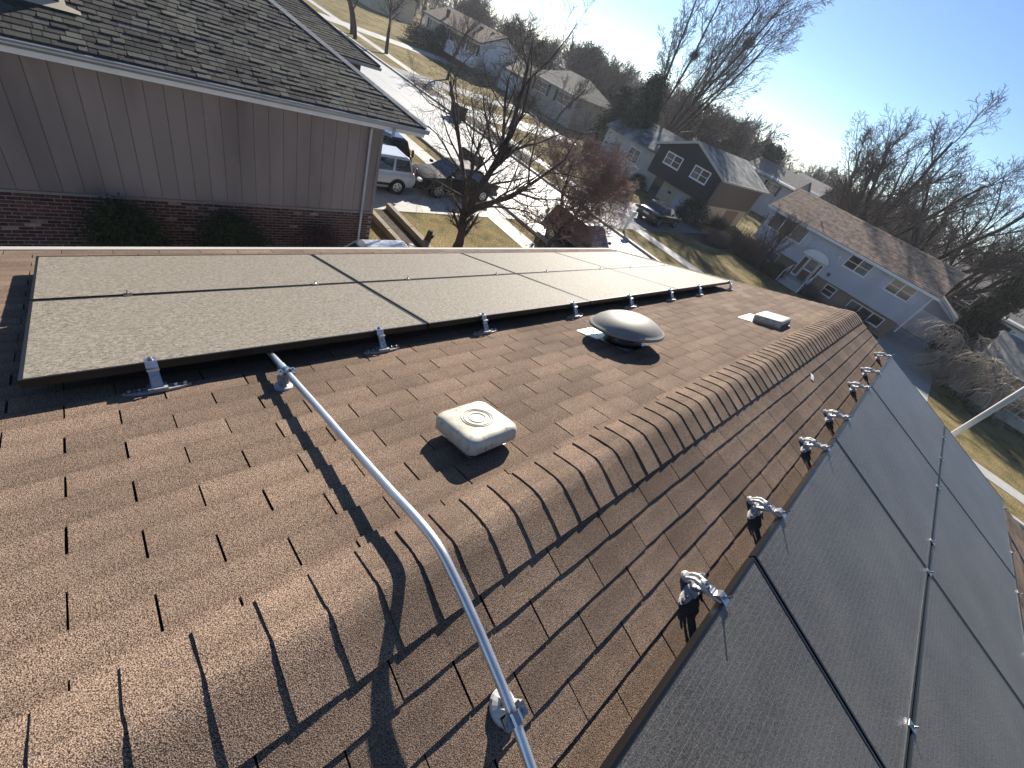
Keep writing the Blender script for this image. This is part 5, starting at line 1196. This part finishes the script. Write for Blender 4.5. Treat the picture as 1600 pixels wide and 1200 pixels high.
evergreen('conifer', 'broad dark conifer on the skyline behind the beige hip roofed house', 'conifer', (-62.5, 71, 0), 9.2, 4.6, 3, 9000, (0.5, 0.10), 'needle', cone, 0.2, nclump=260)
evergreen('conifer', 'second broad conifer on the skyline left of its neighbour', 'conifer', (-58.0, 72, 0), 7.6, 4.0, 4, 7000, (0.5, 0.10), 'needle', cone, 0.2, nclump=220)
evergreen('conifer', 'dark conifer on the skyline above the navy house roof', 'conifer', (-27.5, 78, 0), 8.0, 3.0, 5, 5000, (0.5, 0.10), 'needle', cone, 0.2, nclump=160)
evergreen('conifer', 'dark pine behind the white house roof', 'conifer', (-66, 62, 0), 6.9, 2.2, 15, 5000, (0.4, 0.10), 'needle', cone, 0.2, nclump=160)
evergreen('column_conifer', 'tall olive green columnar conifer behind the garage', 'conifer', (4.75, 47.6, 0), 8.0, 0.72, 6, 15000, (0.26, 0.05), 'needle_olive', column, 0.3, -0.4, 360)
evergreen('column_conifer', 'second olive green columnar conifer nearer the beige house', 'conifer', (5.7, 46.4, 0), 3.8, 0.7, 7, 9000, (0.26, 0.05), 'needle_olive', column, 0.3, -0.4, 260)
evergreen('round_shrub', 'larger round dark evergreen shrub against the brick wall', 'shrub', (-10.25, 0.42, 0), 1.78, 0.62, 8, 9000, (0.07, 0.018), 'leaf_dark', egg, 0.2, nclump=300)
evergreen('round_shrub', 'second round dark evergreen shrub against the brick wall', 'shrub', (-10.25, 2.35, 0), 1.62, 0.62, 9, 9000, (0.07, 0.018), 'leaf_dark', egg, 0.2, nclump=300)
evergreen('round_shrub', 'smaller purple brown shrub near the downspout', 'shrub', (-10.3, 4.42, 0), 1.42, 0.45, 10, 5000, (0.06, 0.014), 'leaf_brown', egg, 0.25, nclump=160)
evergreen('clipped_bush', 'big dark round bush beside the white house door', 'bush', (-70.5, 42.2, 0), 2.3, 2.6, 11, 5000, (0.2, 0.05), 'leaf_dark', dome, 0.2)
evergreen('clipped_bush', 'slim dark upright bush against the white house front', 'bush', (-67.3, 43.2, 0), 3.6, 0.8, 12, 3500, (0.2, 0.05), 'leaf_dark', column, 0.25)
evergreen('clipped_bush', 'dark bush beside the navy house garage door', 'bush', (-16.2, 38.7, 0), 1.9, 1.35, 13, 7000, (0.12, 0.03), 'leaf_dark', dome, 0.2)
evergreen('clipped_bush', 'low dark bush beside the teal door of the navy house', 'bush', (-23.4, 39.9, 0), 1.1, 0.8, 14, 3000, (0.10, 0.03), 'leaf_dark', dome, 0.2)
evergreen('clipped_bush', 'yellow green bush at the foot of the grey house steps', 'bush', (-7.6, 39.0, 0), 1.0, 0.8, 16, 3500, (0.12, 0.02), 'needle_olive', dome, 0.25)
evergreen('clipped_bush', 'dark bush under the lower windows of the grey house', 'bush', (-1.2, 40.4, 0), 0.7, 1.0, 17, 3500, (0.12, 0.02), 'leaf_dark', dome, 0.25)
def twig_bush(lab, loc, hgt, wid, seed, n_, m, group=None):
    R_ = np.random.RandomState(seed); br = []
    for k in range(n_):
        a = R_.uniform(0, 6.28); el = R_.uniform(0.25, 1.4); d = np.array([math.cos(a) * math.cos(el), math.sin(a) * math.cos(el), math.sin(el)]); rr = R_.uniform(0, 0.55) * wid
        p = np.array([math.cos(a) * rr, math.sin(a) * rr, R_.uniform(0, 0.35) * hgt]); L_ = hgt * R_.uniform(0.4, 0.8); q = p + d * L_ * .5 + R_.normal(0, 0.06, 3); e = q + (d + R_.normal(0, .35, 3)) * L_ * .5; e[2] = abs(e[2])
        br.append((np.array([p, q, e]), np.array([0.012, 0.009, 0.006])))
    V, F = tubes_np(br, 3); t = thing('bare_bush', lab, 'bush', loc, group=group); link('twigs', np_mesh('twigs', V, F, M[m]), t); return t
twig_bush('wide bare brown bush left of the grey house steps', (-10.2, 38.9, 0), 1.9, 1.7, 1, 1500, 'twig')
twig_bush('bare bush in the round garden bed', (-12.6, 37.6, 0), 1.1, 1.2, 2, 900, 'twig_red')
twig_bush('bare bush between the garden bed and the grey house', (-11.4, 40.2, 0), 1.7, 1.3, 3, 1000, 'twig')
twig_bush('small bare bush right of the grey house steps', (-4.6, 39.6, 0), 1.1, 0.8, 4, 600, 'twig')
twig_bush('bare bush against the navy house side wall', (-15.3, 43.2, 0), 1.3, 0.9, 5, 600, 'twig')
twig_bush('bare hedge clump at the corner of the white house', (-57.0, 44.0, 0), 2.0, 1.6, 6, 900, 'twig_pale')
twig_bush('dark bare hedge clump by the olive house wall', (-49.0, 45.8, 0), 1.6, 2.4, 7, 1200, 'twig')
twig_bush('bare bush at the beige house corner', (4.9, 40.5, 0), 1.0, 0.8, 8, 600, 'twig_pale')

# ------------------------------------------------------------------ thin winter haze
hm_ = bpy.data.materials.new('haze'); hm_.use_nodes = True; ht = hm_.node_tree; ht.nodes.clear()
pv = ht.nodes.new('ShaderNodeVolumePrincipled'); pv.inputs['Color'].default_value = (0.86, 0.91, 1.0, 1); pv.inputs['Density'].default_value = 0.00035; pv.inputs['Anisotropy'].default_value = 0.35
mo = ht.nodes.new('ShaderNodeOutputMaterial'); ht.links.new(pv.outputs[0], mo.inputs['Volume'])
b = MB(); b.box(-410, 410, -410, 410, -1.2, 19.5); hz = part('haze', b, hm_); tag(hz, 'thin pale winter haze over the neighbourhood', 'haze', kind='stuff')
